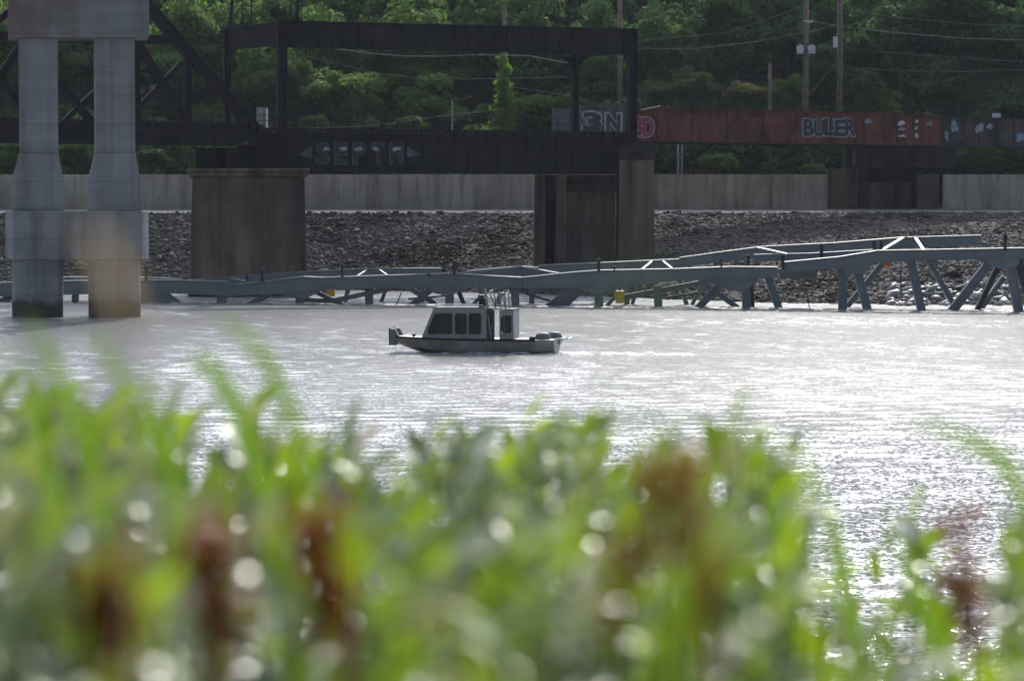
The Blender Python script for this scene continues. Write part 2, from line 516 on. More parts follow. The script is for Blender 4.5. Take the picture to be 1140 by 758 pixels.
def water_mesh():
    """real waves over the reach of river in view, flat water beyond"""
    gx, gy = 480, 1250
    X0, X1, Y0, Y1 = -62.0, 62.0, 30.0, 272.0
    xs_, ys_ = np.linspace(X0, X1, gx), np.linspace(Y0, Y1, gy)
    XX, YY = np.meshgrid(xs_, ys_, indexing='ij')
    q = np.random.default_rng(3)
    ZZ = np.zeros_like(XX)
    for k in range(46):
        lam = np.exp(q.uniform(np.log(.8), np.log(2.2)))
        th = np.pi / 2 + q.normal(0, .55)
        a_ = .0017 * lam ** 1.0
        kk = 2 * np.pi / lam
        ph = kk * (XX * np.cos(th) + YY * np.sin(th)) + q.uniform(0, 6.28)
        ZZ += a_ * (np.sin(ph) + .25 * np.sin(2 * ph + 1.0))
    patch = .75 + .25 * np.sin(XX * .11 + YY * .05) * np.sin(YY * .13 - XX * .04)
    edge = np.clip(np.minimum(np.minimum(XX - X0, X1 - XX), np.minimum(YY - Y0, Y1 - YY)) / 4, 0, 1)
    ZZ *= patch * edge
    v = np.stack([XX, YY, ZZ], -1).reshape(-1, 3)
    i, j = np.meshgrid(np.arange(gx - 1), np.arange(gy - 1), indexing='ij')
    a_ = (i * gy + j).ravel()
    f = np.stack([a_, a_ + gy, a_ + gy + 1, a_ + 1], 1)
    n = len(v)
    ring = np.array([(X0, Y0, 0), (X1, Y0, 0), (X1, Y1, 0), (X0, Y1, 0), (-900, 14, 0), (900, 14, 0), (900, 300, 0), (-900, 300, 0)], float)
    v = np.concatenate([v, ring])
    f = np.concatenate([f, np.array([(n + 4, n + 5, n + 1, n), (n + 5, n + 6, n + 2, n + 1), (n + 6, n + 7, n + 3, n + 2), (n + 7, n + 4, n, n + 3)])])
    return np_mesh('river_water', v, f, [M['water']], smooth=True)


wat = link('river_water', water_mesh())
tag(wat, kind='structure')
sea = MB().add([(-1500, -200, -1.2), (1500, -200, -1.2), (1500, 1200, -1.2), (-1500, 1200, -1.2)], [(0, 1, 2, 3)]).build('riverbed', M['bank'])
tag(sea, kind='structure')

# far bank: under water -> slope -> crest
xs = np.linspace(-160, 160, 161)
vs, fs = [], []
for x in xs:
    s = shore(x)
    for k in range(13):
        t = k / 12 * 1.1 - .1
        y = s + (CREST_Y - s) * t
        z = ZC * t + .12 * mnoise.noise(Vector((x * .4, y * .4, 2)))
        vs.append((x, y, z))
for i in range(160):
    for k in range(12):
        a = i * 13 + k
        fs.append((a, a + 13, a + 14, a + 1))
bank = np_mesh('far_riverbank', np.array(vs), np.array(fs), [M['bank']], smooth=True)
tag(link('far_riverbank', bank), kind='structure')
sh = MB().add([(-160, CREST_Y - .3, ZC - .05), (160, CREST_Y - .3, ZC - .05), (160, WALL_Y + 4, ZS + .05), (-160, WALL_Y + 4, ZS + .05)], [(0, 1, 2, 3)]).build('gravel_path', M['gravel'])
tag(sh, kind='structure')
# hill
xs = np.linspace(-220, 220, 90); ys = np.linspace(287, 620, 80)
vs = [(x, y, hill_z(x, y)) for x in xs for y in ys]
fs = [(i * 80 + j, (i + 1) * 80 + j, (i + 1) * 80 + j + 1, i * 80 + j + 1) for i in range(89) for j in range(79)]
tag(link('wooded_hill', np_mesh('wooded_hill', np.array(vs), np.array(fs), [M['soil']], smooth=True)), kind='structure')
# near bank
xs = np.linspace(-60, 60, 61); ys = [-30, -4, 0, 3, 6, 10, 16, 24, 30]; zs = [5.2, 5.2, 5.15, 5.1, 4.7, 3.7, 2.0, .3, -1.0]
vs = [(x, y, z + .1 * mnoise.noise(Vector((x, y, 0)))) for x in xs for y, z in zip(ys, zs)]
fs = [(i * 9 + j, (i + 1) * 9 + j, (i + 1) * 9 + j + 1, i * 9 + j + 1) for i in range(60) for j in range(8)]
tag(link('near_riverbank', np_mesh('near_riverbank', np.array(vs), np.array(fs), [M['nearsoil']], smooth=True)), kind='structure')

# riprap stones
rg = np.random.default_rng(5)
phi = (1 + 5 ** .5) / 2
ICO = np.array([(-1, phi, 0), (1, phi, 0), (-1, -phi, 0), (1, -phi, 0), (0, -1, phi), (0, 1, phi), (0, -1, -phi), (0, 1, -phi),
                (phi, 0, -1), (phi, 0, 1), (-phi, 0, -1), (-phi, 0, 1)]) / (1 + phi * phi) ** .5
ICF = np.array([(0, 11, 5), (0, 5, 1), (0, 1, 7), (0, 7, 10), (0, 10, 11), (1, 5, 9), (5, 11, 4), (11, 10, 2), (10, 7, 6), (7, 1, 8),
                (3, 9, 4), (3, 4, 2), (3, 2, 6), (3, 6, 8), (3, 8, 9), (4, 9, 5), (2, 4, 11), (6, 2, 10), (8, 6, 7), (9, 8, 1)])


def rocks(name, pos, size, mat):
    n = len(pos)
    v = ICO[None] * (1 + rg.uniform(-.32, .32, (n, 12, 1)))
    sc = size[:, None, None] * np.stack([rg.uniform(.8, 1.5, n), rg.uniform(.7, 1.2, n), rg.uniform(.35, .7, n)], 1)[:, None, :]
    v = v * sc
    a = rg.uniform(0, 6.28, n); c, s = np.cos(a)[:, None], np.sin(a)[:, None]
    tl = rg.normal(0, .35, n); ct, st = np.cos(tl)[:, None], np.sin(tl)[:, None]
    x, y, z = v[..., 0], v[..., 1], v[..., 2]
    x, z = x * ct - z * st, x * st + z * ct
    x, y = x * c - y * s, x * s + y * c
    v = np.stack([x, y, z], -1) + pos[:, None, :]
    f = ICF[None] + (np.arange(n) * 12)[:, None, None]
    return np_mesh(name, v.reshape(-1, 3), f.reshape(-1, 3), [mat])


P = []
while len(P) < 76000:
    x = rg.uniform(-58, 58)
    s = shore(x)
    t = rg.uniform(-.04, 1.0)
    y = s + (CREST_Y - s) * t
    P.append((x, y, ZC * t + .01))
P = np.array(P)
sz = np.clip(rg.lognormal(-2.25, .5, len(P)), .05, .6)
tag(link('riprap_stones', rocks('riprap_stones', P, sz, M['rock'])), 'dark grey broken stones covering the far riverbank slope', 'stones', kind='stuff')


# ------------------------------------------------------------------ haze over the river
hz = MB().box(-240, 240, -40, 640, -2.2, 120).build('haze', None)
hz.data.materials.clear()
m = bpy.data.materials.new('river_haze'); m.use_nodes = True
nt = m.node_tree
for n_ in list(nt.nodes):
    if n_.type != 'OUTPUT_MATERIAL': nt.nodes.remove(n_)
pv = nt.nodes.new('ShaderNodeVolumePrincipled')
pv.inputs['Color'].default_value = (.78, .86, 1, 1)
pv.inputs['Density'].default_value = .00004
pv.inputs['Anisotropy'].default_value = .3
nt.links.new(pv.outputs[0], nt.nodes['Material Output'].inputs['Volume'])
hz.data.materials.append(m)
tag(hz, kind='stuff', label='thin pale summer haze over the river', cat='haze')

# ------------------------------------------------------------------ trees
def crown_arrays(seed, n_blob, n_leaf, rx, ry, rz, leaf):
    g = np.random.default_rng(seed)
    bl = []
    for i in range(n_blob):
        d = g.normal(size=3); d /= np.linalg.norm(d)
        if d[2] < -.35: d[2] *= -.6
        rr = g.uniform(.45, .92)
        bl.append((d[0] * rx * rr, d[1] * ry * rr, d[2] * rz * rr, g.uniform(.20, .42)))
    bl = np.array(bl)
    w = bl[:, 3] ** 2; w /= w.sum()
    k = g.choice(n_blob, n_leaf, p=w)
    d = g.normal(size=(n_leaf, 3)); d /= np.linalg.norm(d, axis=1)[:, None]
    d[:, 2] = np.where(d[:, 2] < -.3, -d[:, 2], d[:, 2])
    R0 = (rx + ry + rz) / 3
    rr = (g.uniform(.0, 1, n_leaf) ** .35)[:, None] * bl[k, 3][:, None] * R0
    c = bl[k, :3] + d * rr * np.array([1.1, 1.1, .8])
    nrm = d + g.normal(0, .55, (n_leaf, 3)) + np.array([0, 0, .35]); nrm /= np.linalg.norm(nrm, axis=1)[:, None]
    t = np.cross(nrm, g.normal(size=(n_leaf, 3))); t /= np.linalg.norm(t, axis=1)[:, None]
    bt = np.cross(nrm, t)
    s = (leaf * g.uniform(.55, 1.35, n_leaf))[:, None]
    asp = g.uniform(.45, .8, n_leaf)[:, None]
    # five-cornered ragged leaf spray, as a fan: two quads bent at the midrib
    v = np.stack([c - t * s, c - bt * s * asp + nrm * s * .15, c + t * s * 1.1, c + bt * s * asp - nrm * s * .15], 1)
    f = (np.arange(n_leaf) * 4)[:, None] + np.arange(4)[None]
    return v, f


CROWNS = []
for i, (nb, nl, rx, ry, rz, lf) in enumerate([(34, 5200, 5, 5, 5, .30), (30, 4600, 4.4, 4.4, 6, .30), (40, 6000, 6, 6, 4.6, .32), (26, 4200, 3.6, 3.6, 6.5, .28)]):
    CROWNS.append((crown_arrays(100 + i, nb, nl, rx, ry, rz, lf), (rx, ry, rz)))
CROWN_ME = {}


def crown_me(i, mat):
    k = (i, mat)
    if k not in CROWN_ME:
        (v, f), r = CROWNS[i]
        CROWN_ME[k] = np_mesh('crown', v.reshape(-1, 3), f, [M[mat]])
    return CROWN_ME[k]


def trunk_mb(h, r, spread, seed):
    g = random.Random(seed)
    mb = MB()
    pts = [Vector((0, 0, -1.0))]
    for k in range(1, 6):
        pts.append(Vector((g.uniform(-.25, .25), g.uniform(-.25, .25), h * k / 5)))
    mb.tube(pts, r, 8, r * .35)
    for k in range(7):
        a = g.uniform(0, 6.28); z0 = h * g.uniform(.35, .85)
        e = Vector((math.cos(a) * spread, math.sin(a) * spread, z0 + spread * g.uniform(.4, 1.1)))
        s0 = Vector((0, 0, z0))
        mb.tube([s0, (s0 + e) / 2 + Vector((0, 0, .3)), e], r * .4, 6, r * .1)
    return mb


TRUNKS = [trunk_mb(h, r, s, i) for i, (h, r, s) in enumerate([(7, .24, 3), (8, .22, 2.6), (6.5, .28, 3.6), (8.5, .2, 2.2)])]


def tree(name, px, py, Y, variant, scale, mat, label, cat='tree', group=None, zs=1.0):
    """crown centred on the photo pixel at distance Y, its trunk reaching the hill"""
    c = at(px, py, Y)
    gz = hill_z(c.x, Y)
    e = empty(name, (c.x, Y, gz), label, cat, group)
    me = crown_me(variant, mat)
    o = link('crown', me, e)
    o.location = (0, 0, c.z - gz); o.scale = (scale, scale, scale * zs)
    o.rotation_euler.z = (px * 7 + py) % 6.28
    hh = max(1.2, c.z - gz)
    t = TRUNKS[variant].build('trunk', M['bark'], None, smooth=True)
    t.parent = e; t.location = (0, 0, 0)
    k = hh / TRUNKS[variant].v[-1][2] if False else hh / [7, 8, 6.5, 8.5][variant]
    t.scale = (scale, scale, k)
    return e


# (kind, px, py, Y, crown variant, size, leaf material, label, category, z-stretch)
TREES = [
    ('leafy_tree', 380, 112, 306, 2, .82, 'leaf_bright', 'rounded sunlit green tree framed under the overhead plate girder', 'tree', 1.0),
    ('leafy_tree', 318, 102, 309, 0, .8, 'leaf_bright', 'yellow green tree directly behind the near left gantry post', 'tree', 1.1),
    ('leafy_tree', 272, 112, 312, 1, .62, 'leaf_bright', 'green tree seen through the left portal of the gantry', 'tree', 1.0),
    ('leafy_tree', 452, 100, 314, 0, .62, 'leaf_mid', 'ragged mid green tree right of the rounded sunlit tree', 'tree', 1.1),
    ('leafy_tree', 500, 92, 318, 1, .8, 'leaf_mid', 'shaded tree left of the vine covered pole', 'tree', 1.0),
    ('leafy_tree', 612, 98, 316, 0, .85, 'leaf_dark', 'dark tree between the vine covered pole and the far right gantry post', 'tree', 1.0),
    ('leafy_tree', 668, 92, 310, 1, .68, 'leaf_mid', 'tree framed between the two right gantry posts', 'tree', 1.0),
    ('shrub', 456, 138, 298, 2, .28, 'leaf_bright', 'low yellow green bush humped just above the bridge handrail', 'bush', .8),
    ('shrub', 350, 138, 298, 2, .26, 'leaf_bright', 'small bright bush behind the handrail beside the left gantry post', 'bush', .9),
    ('olive_tree', 735, 108, 302, 2, .42, 'leaf_olive', 'olive brown bush above the left end of the red girder', 'bush', 1.0),
    ('olive_tree', 772, 102, 303, 0, .52, 'leaf_olive', 'larger olive green tree above the middle of the red girder', 'tree', 1.0),
    ('olive_tree', 832, 108, 302, 2, .42, 'leaf_olive', 'brownish bush just left of the short bare pole', 'bush', .9),
    ('leafy_tree', 876, 106, 303, 0, .42, 'leaf_mid', 'green bush between the short pole and the transformer pole', 'bush', 1.0),
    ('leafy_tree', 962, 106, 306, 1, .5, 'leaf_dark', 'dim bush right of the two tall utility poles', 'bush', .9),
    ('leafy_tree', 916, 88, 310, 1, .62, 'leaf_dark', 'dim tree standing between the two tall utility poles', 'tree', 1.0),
    ('tall_tree', 205, 60, 318, 3, 1.0, 'leaf_bright', 'tall sunlit tree behind the inclined end post of the truss', 'tree', 1.1),
    ('tall_tree', 245, 55, 330, 3, .9, 'leaf_mid', 'slender tree below the gap of sky at the top left', 'tree', .9),
    ('tall_tree', 165, 82, 312, 0, .9, 'leaf_mid', 'green tree right of the concrete pier columns', 'tree', 1.0),
    ('leafy_tree', 86, 76, 314, 1, .9, 'leaf_mid', 'tree seen between the two concrete columns', 'tree', 1.0),
    ('leafy_tree', 6, 60, 312, 0, .95, 'leaf_bright', 'sunlit tree left of the concrete pier at the picture edge', 'tree', 1.1),
    ('tall_tree', 300, 30, 326, 0, .9, 'leaf_mid', 'treetop rising over the left end of the overhead girder', 'tree', .9),
    ('tall_tree', 372, 14, 336, 2, .95, 'leaf_mid', 'treetop above the overhead girder beside the left masts', 'tree', 1.0),
    ('tall_tree', 462, 16, 330, 0, .95, 'leaf_bright', 'sunlit treetop above the middle of the overhead girder', 'tree', .9),
    ('tall_tree', 540, 10, 334, 1, .95, 'leaf_mid', 'treetop behind the upper end of the vine covered pole', 'tree', 1.0),
    ('tall_tree', 618, 10, 334, 2, .9, 'leaf_mid', 'treetop behind the pair of masts on the overhead girder', 'tree', 1.0),
    ('tall_tree', 738, 60, 314, 2, .80, 'leaf_mid', 'spreading tree right of the gantry above the olive bushes', 'tree', 1.0),
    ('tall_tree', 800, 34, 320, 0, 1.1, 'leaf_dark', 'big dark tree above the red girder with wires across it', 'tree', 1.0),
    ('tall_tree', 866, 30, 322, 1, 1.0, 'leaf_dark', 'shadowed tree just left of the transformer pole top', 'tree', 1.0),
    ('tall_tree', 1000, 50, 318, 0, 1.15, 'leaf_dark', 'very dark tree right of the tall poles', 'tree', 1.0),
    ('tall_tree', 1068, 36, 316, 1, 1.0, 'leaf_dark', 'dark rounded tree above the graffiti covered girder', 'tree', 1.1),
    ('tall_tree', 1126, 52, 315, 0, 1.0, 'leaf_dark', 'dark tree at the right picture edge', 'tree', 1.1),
    ('shrub', 800, 184, 290, 2, .36, 'leaf_mid', 'bush below the red girder behind the floodwall', 'bush', .8),
    ('shrub', 752, 182, 292, 2, .30, 'leaf_dark', 'dim bush beside the thin twin poles below the red girder', 'bush', .9),
    ('shrub', 905, 190, 289, 2, .24, 'leaf_bright', 'green shrub hanging over the floodwall beside the abutment', 'bush', .7),
    ('shrub', 1092, 180, 290, 2, .40, 'leaf_mid', 'bush under the graffiti covered girder above the floodwall', 'bush', .7),
    ('shrub', 165, 178, 292, 2, .38, 'leaf_dark', 'dark bush under the truss left of the dark pier', 'bush', .8),
    ('shrub', 20, 170, 292, 2, .42, 'leaf_mid', 'bush under the truss left of the concrete columns', 'bush', .9),
    ('shrub', 85, 172, 292, 2, .36, 'leaf_mid', 'bush under the truss seen between the concrete columns', 'bush', .9),
]
for t in TREES:
    tree(t[0], t[1], t[2], t[3], t[4], t[5], t[6], t[7], t[8], 'trees and bushes on the far hillside', t[9])

# the rest of the wood behind them: one continuous mass
vv, ff, off = [], [], 0
g = np.random.default_rng(77)
spots = []
for row, Y in enumerate(np.arange(300, 430, 9.5)):
    for x in np.arange(-Y * .21, Y * .21, 6.4):
        spots.append((x + g.uniform(-2.4, 2.4), Y + g.uniform(-3, 3)))
for x, y in spots:
    # keep an opening in the canopy at the top left where sky shows
    (v, f), r = CROWNS[g.integers(0, 4)]
    sel = g.random(len(f)) < .6
    v = v[sel]
    s = g.uniform(.75, 1.15)
    a = g.uniform(0, 6.28)
    c, sn = math.cos(a), math.sin(a)
    vx = (v[..., 0] * c - v[..., 1] * sn) * s; vy = (v[..., 0] * sn + v[..., 1] * c) * s; vz = v[..., 2] * s * 1.15
    hh = g.uniform(5.5, 9.0)
    px = x / y * F + CX
    if y < 312: hh = g.uniform(2.0, 4.5)
    if 215 < px < 285 and y > 345: hh -= 5
    w = np.stack([vx + x, vy + y, vz * (1.15 if y > 312 else .75) + hill_z(x, y) + hh], -1)
    vv.append(w.reshape(-1, 3)); n = len(w)
    ff.append((np.arange(n) * 4)[:, None] + np.arange(4)[None] + off); off += n * 4
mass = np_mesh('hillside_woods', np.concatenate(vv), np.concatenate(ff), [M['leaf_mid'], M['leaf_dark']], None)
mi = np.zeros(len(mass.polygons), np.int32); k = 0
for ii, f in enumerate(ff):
    mi[k:k + len(f)] = 1 if g.random() < .5 + .4 * math.tanh(spots[ii][0] / 18) else 0; k += len(f)  # darker leaves towards the right paint in the hill's shade
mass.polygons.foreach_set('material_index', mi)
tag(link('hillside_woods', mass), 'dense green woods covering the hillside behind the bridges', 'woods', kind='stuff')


# ------------------------------------------------------------------ floodwall
def wall_panels(x0, x1, y, z0, z1, thick, step):
    mb = MB()
    x = x0
    while x < x1 - .5:
        e = min(x + step, x1)
        mb.box(x + .02, e - .02, y, y + thick, z0, z1)
        mb.box(x + .02, e - .02, y + .08, y + thick - .08, z1 + .002, z1 + .05)
        x = e
    mb.box(x0, x1, y + .1, y + thick - .1, z0, z1 - .05)
    return mb


ZW = zat(195, WALL_Y)
fw = wall_panels(-120, xat(921, WALL_Y), WALL_Y, ZS - .6, ZW, .5, 7.9).build('floodwall', M['floodwall'], bevel=.02)
tag(fw, 'long pale concrete floodwall running behind both dark piers', 'wall')
fw = wall_panels(xat(1049, WALL_Y - 1), 125, WALL_Y - 1, ZS - .6, zat(195, WALL_Y - 1), .5, 9.5).build('floodwall', M['floodwall'], bevel=.02)
tag(fw, 'pale concrete floodwall right of the dark abutment', 'wall')

# abutment in the wall gap
aY = WALL_Y
ab = empty('bridge_abutment', (xat(985, aY), aY + 2, ZS - .4), 'stained concrete abutment with shade painted dark under the joint of the red girder', 'abutment')
z0 = ZS - .6
MB().box(xat(921.5, aY), xat(956, aY), aY + .6, aY + 2.2, z0, zat(188, aY)).build('wing_wall', M['stone'], ab, bevel=.03)
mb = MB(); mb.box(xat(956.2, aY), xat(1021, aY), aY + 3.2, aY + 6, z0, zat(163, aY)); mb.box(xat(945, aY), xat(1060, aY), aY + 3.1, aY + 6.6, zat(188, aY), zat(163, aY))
mb.build('breast_wall', M['stone_dark'], ab)  # dark colour puts the overhead shadow into the wall
MB().box(xat(962, aY), xat(1018, aY), aY + 2.2, aY + 3.19, z0, zat(203, aY)).build('ledge', M['stone'], ab, bevel=.03)
MB().box(xat(1021.2, aY), xat(1046, aY), aY + .5, aY + 3.0, z0, zat(194, aY)).build('pilaster', M['stone'], ab, bevel=.03)
MB().box(xat(952, aY), xat(1062, aY), aY - .2, aY + 3.05, zat(186, aY), zat(164.5, aY)).build('bridge_seat', M['stone_dark'], ab)  # shadow below the girder joint painted as dark masonry

# ------------------------------------------------------------------ plate girder helper
def on_line(px, A, B):
    """Y where the pixel column px meets the ground line A-B (each (x, Y))"""
    u = (px - CX) / F
    dx, dy = B[0] - A[0], B[1] - A[1]
    t = (u * A[1] - A[0]) / (dx - u * dy)
    return A[1] + t * dy


def girder_mb(A, B, zb, zt, step=1.35, flange=.5, web=.06, fl_t=.07, back=True):
    """web plate with flanges and stiffeners along A-B"""
    A3, B3 = Vector((A[0], A[1], 0)), Vector((B[0], B[1], 0))
    L = (B3 - A3).length
    t = (B3 - A3) / L
    n = Vector((-t.y, t.x, 0))
    mb = MB()
    Z = Vector((0, 0, 1))
    zc = (zb + zt) / 2
    mb.bar(A3 + Z * zc, B3 + Z * zc, zt - zb - .02, web, n)
    mb.bar(A3 + Z * (zt - fl_t / 2), B3 + Z * (zt - fl_t / 2), fl_t, flange, n)
    mb.bar(A3 + Z * (zb + fl_t / 2), B3 + Z * (zb + fl_t / 2), fl_t, flange, n)
    k = 0.0
    while k <= L:
        for s in (-1, 1):
            p = A3 + t * k + n * (s * (web / 2 + .09))
            mb.bar(p + Z * (zb + fl_t), p + Z * (zt - fl_t), .05, .18, n)
        k += step
    return mb, t, n, L


def text_mesh(body, bold, shear=0.0):
    cu = bpy.data.curves.new('lettering', 'FONT')
    cu.body = body; cu.size = 1; cu.offset = bold; cu.shear = shear; cu.resolution_u = 3
    cu.space_character = 1.0 + bold * 3
    ob = bpy.data.objects.new('lettering', cu)
    COL.objects.link(ob)
    bpy.context.view_layer.update()
    me = bpy.data.meshes.new_from_object(ob.evaluated_get(bpy.context.evaluated_depsgraph_get()))
    bpy.data.objects.remove(ob)
    return me


def lettering(name, body, A, B, px0, px1, py_t, py_b, gap, mat, parent, bold=.0, label=None, shear=0, ref=None):
    """painted letters on the face of the girder line A-B, filling a box of photo pixels"""
    Y0, Y1 = on_line(px0, A, B), on_line(px1, A, B)
    P0, P1 = at(px0, py_b, Y0), at(px1, py_b, Y1)
    zt = zat(py_t, Y0)
    t = Vector((B[0] - A[0], B[1] - A[1], 0)).normalized()
    n = Vector((-t.y, t.x, 0))
    me = text_mesh(body, bold, shear)
    ref_me = me
    co = np.array([v.co[:] for v in me.vertices]) if ref is None else ref
    mn, mxx = co.min(0), co.max(0)
    w = (P1 - P0).dot(t); h = zt - P0.z
    for v in me.vertices:
        a = (v.co.x - mn[0]) / (mxx[0] - mn[0]) * w
        c = (v.co.y - mn[1]) / (mxx[1] - mn[1]) * h
        q = P0 + t * a + Vector((0, 0, c)) - n * gap
        q.z = P0.z + c
        v.co = q
    me.materials.clear(); me.materials.append(mat)
    o = bpy.data.objects.new(name, me)
    COL.objects.link(o)
    o.parent = parent
    o.location = -Vector(parent.location)
    if label: o['label'] = label
    return o, co


def scribble(name, A, B, px, py, sx, sy, gap, mat, parent, seed, width=.10, n=9):
    """unreadable spray strokes"""
    g = random.Random(seed)
    t = Vector((B[0] - A[0], B[1] - A[1], 0)).normalized()
    nn = Vector((-t.y, t.x, 0))
    mb = MB()
    Yc = on_line(px, A, B)
    P0 = at(px, py, Yc) - nn * gap
    k = Yc / F
    pts = []
    n = n + 6; sx *= 1.15; sy *= 1.15
    for i in range(n):
        ang = i * 1.9 + g.uniform(-.5, .5)
        pts.append((math.cos(ang) * sx * g.uniform(.3, 1), math.sin(ang * 1.3) * sy * g.uniform(.3, 1)))
    for i in range(n - 1):
        q0, q1 = pts[i], pts[i + 1]
        a = P0 + t * (q0[0] * k) + Vector((0, 0, q0[1] * k)) - nn * (i * .002)
        b2 = P0 + t * (q1[0] * k) + Vector((0, 0, q1[1] * k)) - nn * (i * .002)
        if (b2 - a).length < .02: continue
        mb.bar(a, b2, width * g.uniform(.6, 1.0), .001, nn)
    return mb.build(name, mat, parent)


# ------------------------------------------------------------------ dark girder span
GA, GB = (xat(283, 238.0), 238.0), (xat(706, 249.5), 249.5)
t_ax = Vector((GB[0] - GA[0], GB[1] - GA[1], 0)).normalized()
n_ax = Vector((-t_ax.y, t_ax.x, 0))
ZT, ZB = zat(143, 238), zat(190.5, 238)
sp = empty('girder_span', (GA[0], GA[1], ZB), 'black plate girder railway span with faded lettering between the dark piers', 'bridge')
SPAN_W = 5.2
mb, _, _, L = girder_mb(GA, GB, ZB, ZT - .38)
mb.build('near_girder', M['blacksteel'], sp)
A2 = (GA[0] + n_ax.x * SPAN_W, GA[1] + n_ax.y * SPAN_W); B2 = (GB[0] + n_ax.x * SPAN_W, GB[1] + n_ax.y * SPAN_W)
girder_mb(A2, B2, ZB, ZT - .38)[0].build('far_girder', M['blacksteel'], sp)
mb = MB(); k = .2
while k < L:
    p = Vector((GA[0], GA[1], ZT - .24)) + t_ax * k
    mb.bar(p - n_ax * .75, p + n_ax * (SPAN_W + .75), .26, .24, t_ax) if int(k / .55) % 4 else mb.bar(p - n_ax * 1.35, p + n_ax * (SPAN_W + .75), .26, .24, t_ax)
    k += .55
mb.build('deck_ties', M['blacksteel'], sp)
mb = MB()
for s in (-1.25, -.95, 1.6, 3.4):
    a = Vector((GA[0], GA[1], ZT - .04)) + n_ax * s
    mb.bar(a, a + t_ax * L, .10, .22 if s < 0 else .08, n_ax)
mb.build('rails', M['blacksteel'], sp)
mb = MB(); k = .6
base = Vector((GA[0], GA[1], ZT)) - n_ax * 1.15
while k < L - 4:
    p = base + t_ax * k
    mb.tube([p - Vector((0, 0, .3)), p + Vector((0, 0, 1.12))], .035, 6)
    k += 1.45
for h in (1.1, .6):
    mb.tube([base + Vector((0, 0, h)), base + t_ax * (L - 4.5) + Vector((0, 0, h))], .025, 6)
mb.build('handrail', M['blacksteel'], sp)
# painted letters on the girder face
for i, ch in enumerate('SEPTN'):
    x0 = 350 + i * 20.5
    _, ref = lettering('lettering', ch, GA, GB, x0, x0 + 16, 158.5, 183.5, .31, M['paint_faint'], sp, .05, label='faded grey outline letter' if i == 0 else None)
    lettering('letter_fill', ch, GA, GB, x0 + 1.2, x0 + 14.8, 159.7, 182.3, .316, M['paint_black'], sp, .02)
for x, s in ((362, 1), (381, 2), (398, 3), (417, 4), (440, 5)):
    scribble('paint_fleck', GA, GB, x, 166, 5, 2.2, .325, M['paint_palegrey'], sp, s, .16, 4)
for (xa, xb, s) in ((346, 331, 1), (452, 467, 1)):
    Ya, Yb = on_line(xa, GA, GB), on_line(xb, GA, GB)
    o = -n_ax * .31
    MB().add([at(xa, 163, Ya) + o, at(xa, 176, Ya) + o, at(xb, 172.5, Yb) + o], [(0, 1, 2)]).build('arrow_mark', M['paint_faint'], sp)

# ------------------------------------------------------------------ overhead gantry
gz_t, gz_b = zat(23, 238.5), zat(53, 238.5)
ga = empty('overhead_gantry', (GA[0], GA[1], ZT), 'rusty black overhead plate girder frame on four posts above the girder span', 'gantry')
oA = (xat(309, on_line(309, GA, GB)), on_line(309, GA, GB)); oB = (xat(706, on_line(706, GA, GB)), on_line(706, GA, GB))
girder_mb(oA, oB, gz_b, gz_t, 1.2, .55)[0].build('overhead_girder', M['blacksteel'], ga)
PW = 9.0                                  # width of the portals across the track


def post(px, extra, ztop, zbot, w, name='post'):
    Yp = on_line(px, GA, GB)
    p = Vector((xat(px, Yp), Yp, 0)) + n_ax * extra
    mb = MB()
    for s in (-1, 1):
        mb.bar(p + t_ax * (s * (w / 2 - .04)) + Vector((0, 0, zbot)), p + t_ax * (s * (w / 2 - .04)) + Vector((0, 0, ztop)), .08, w, n_ax)
    mb.bar(p + Vector((0, 0, zbot)), p + Vector((0, 0, ztop)), w * .8, .06, n_ax)
    z = zbot + .4
    sgn = 1
    while z < ztop - .6:
        mb.bar(p + t_ax * (-sgn * w * .35) + Vector((0, 0, z)) - n_ax * (w * .48), p + t_ax * (sgn * w * .35) + Vector((0, 0, z + .55)) - n_ax * (w * .48), .06, .03, n_ax)
        z += .55; sgn = -sgn
    return mb.build(name, M['blacksteel'], ga), p


_, pn = post(314, -.1, gz_t + .1, ZB + .2, .8)
_, pr = post(703, -.1, gz_t + .02, zat(167, 249.5), .72)
# far posts of the two end portals
def far_xy(px, Y): return Vector((xat(px, Y), Y, 0))
fl, fr = far_xy(253.5, 247), far_xy(640, 258.5)
for p, near, name in ((fl, pn, 'post'), (fr, pr, 'post')):
    mb = MB()
    for s in (-1, 1):
        mb.bar(p + t_ax * (s * .24) + Vector((0, 0, ZT - 1)), p + t_ax * (s * .24) + Vector((0, 0, gz_t - .3)), .1, .5, n_ax)
    mb.bar(p + Vector((0, 0, ZT - 1)), p + Vector((0, 0, gz_t - .3)), .4, .06, n_ax)
    mb.build(name, M['blacksteel'], ga)
    d = (p - near); d.z = 0
    dn = d.normalized(); sd = Vector((-dn.y, dn.x, 0))
    a, b2 = near.copy(), p.copy(); a.z = b2.z = (gz_t + gz_b) / 2 + .1
    mb = MB().bar(a, b2, (gz_t - gz_b) * .82, .08, sd)
    for zz in (gz_t - .25, gz_b + .25):
        a.z = b2.z = zz; mb.bar(a, b2, .1, .4, sd)
    mb.build('portal_beam', M['blacksteel'], ga)
    # curved knee brackets at both posts
    for q, dd in ((p, -dn), (near, dn)):
        mb = MB()
        pts = []
        for i in range(9):
            an = i / 8 * math.pi / 2
            pts.append(q + dd * (.3 + 1.9 * (1 - math.cos(an))) + Vector((0, 0, gz_b + .3 - 2.4 * (1 - math.sin(an)))))
        poly = [q + dd * .3 + Vector((0, 0, gz_b + .3))] + pts
        mb.prism([x - sd * .04 for x in poly], sd * .08)
        mb.build('knee_bracket', M['blacksteel'], ga)
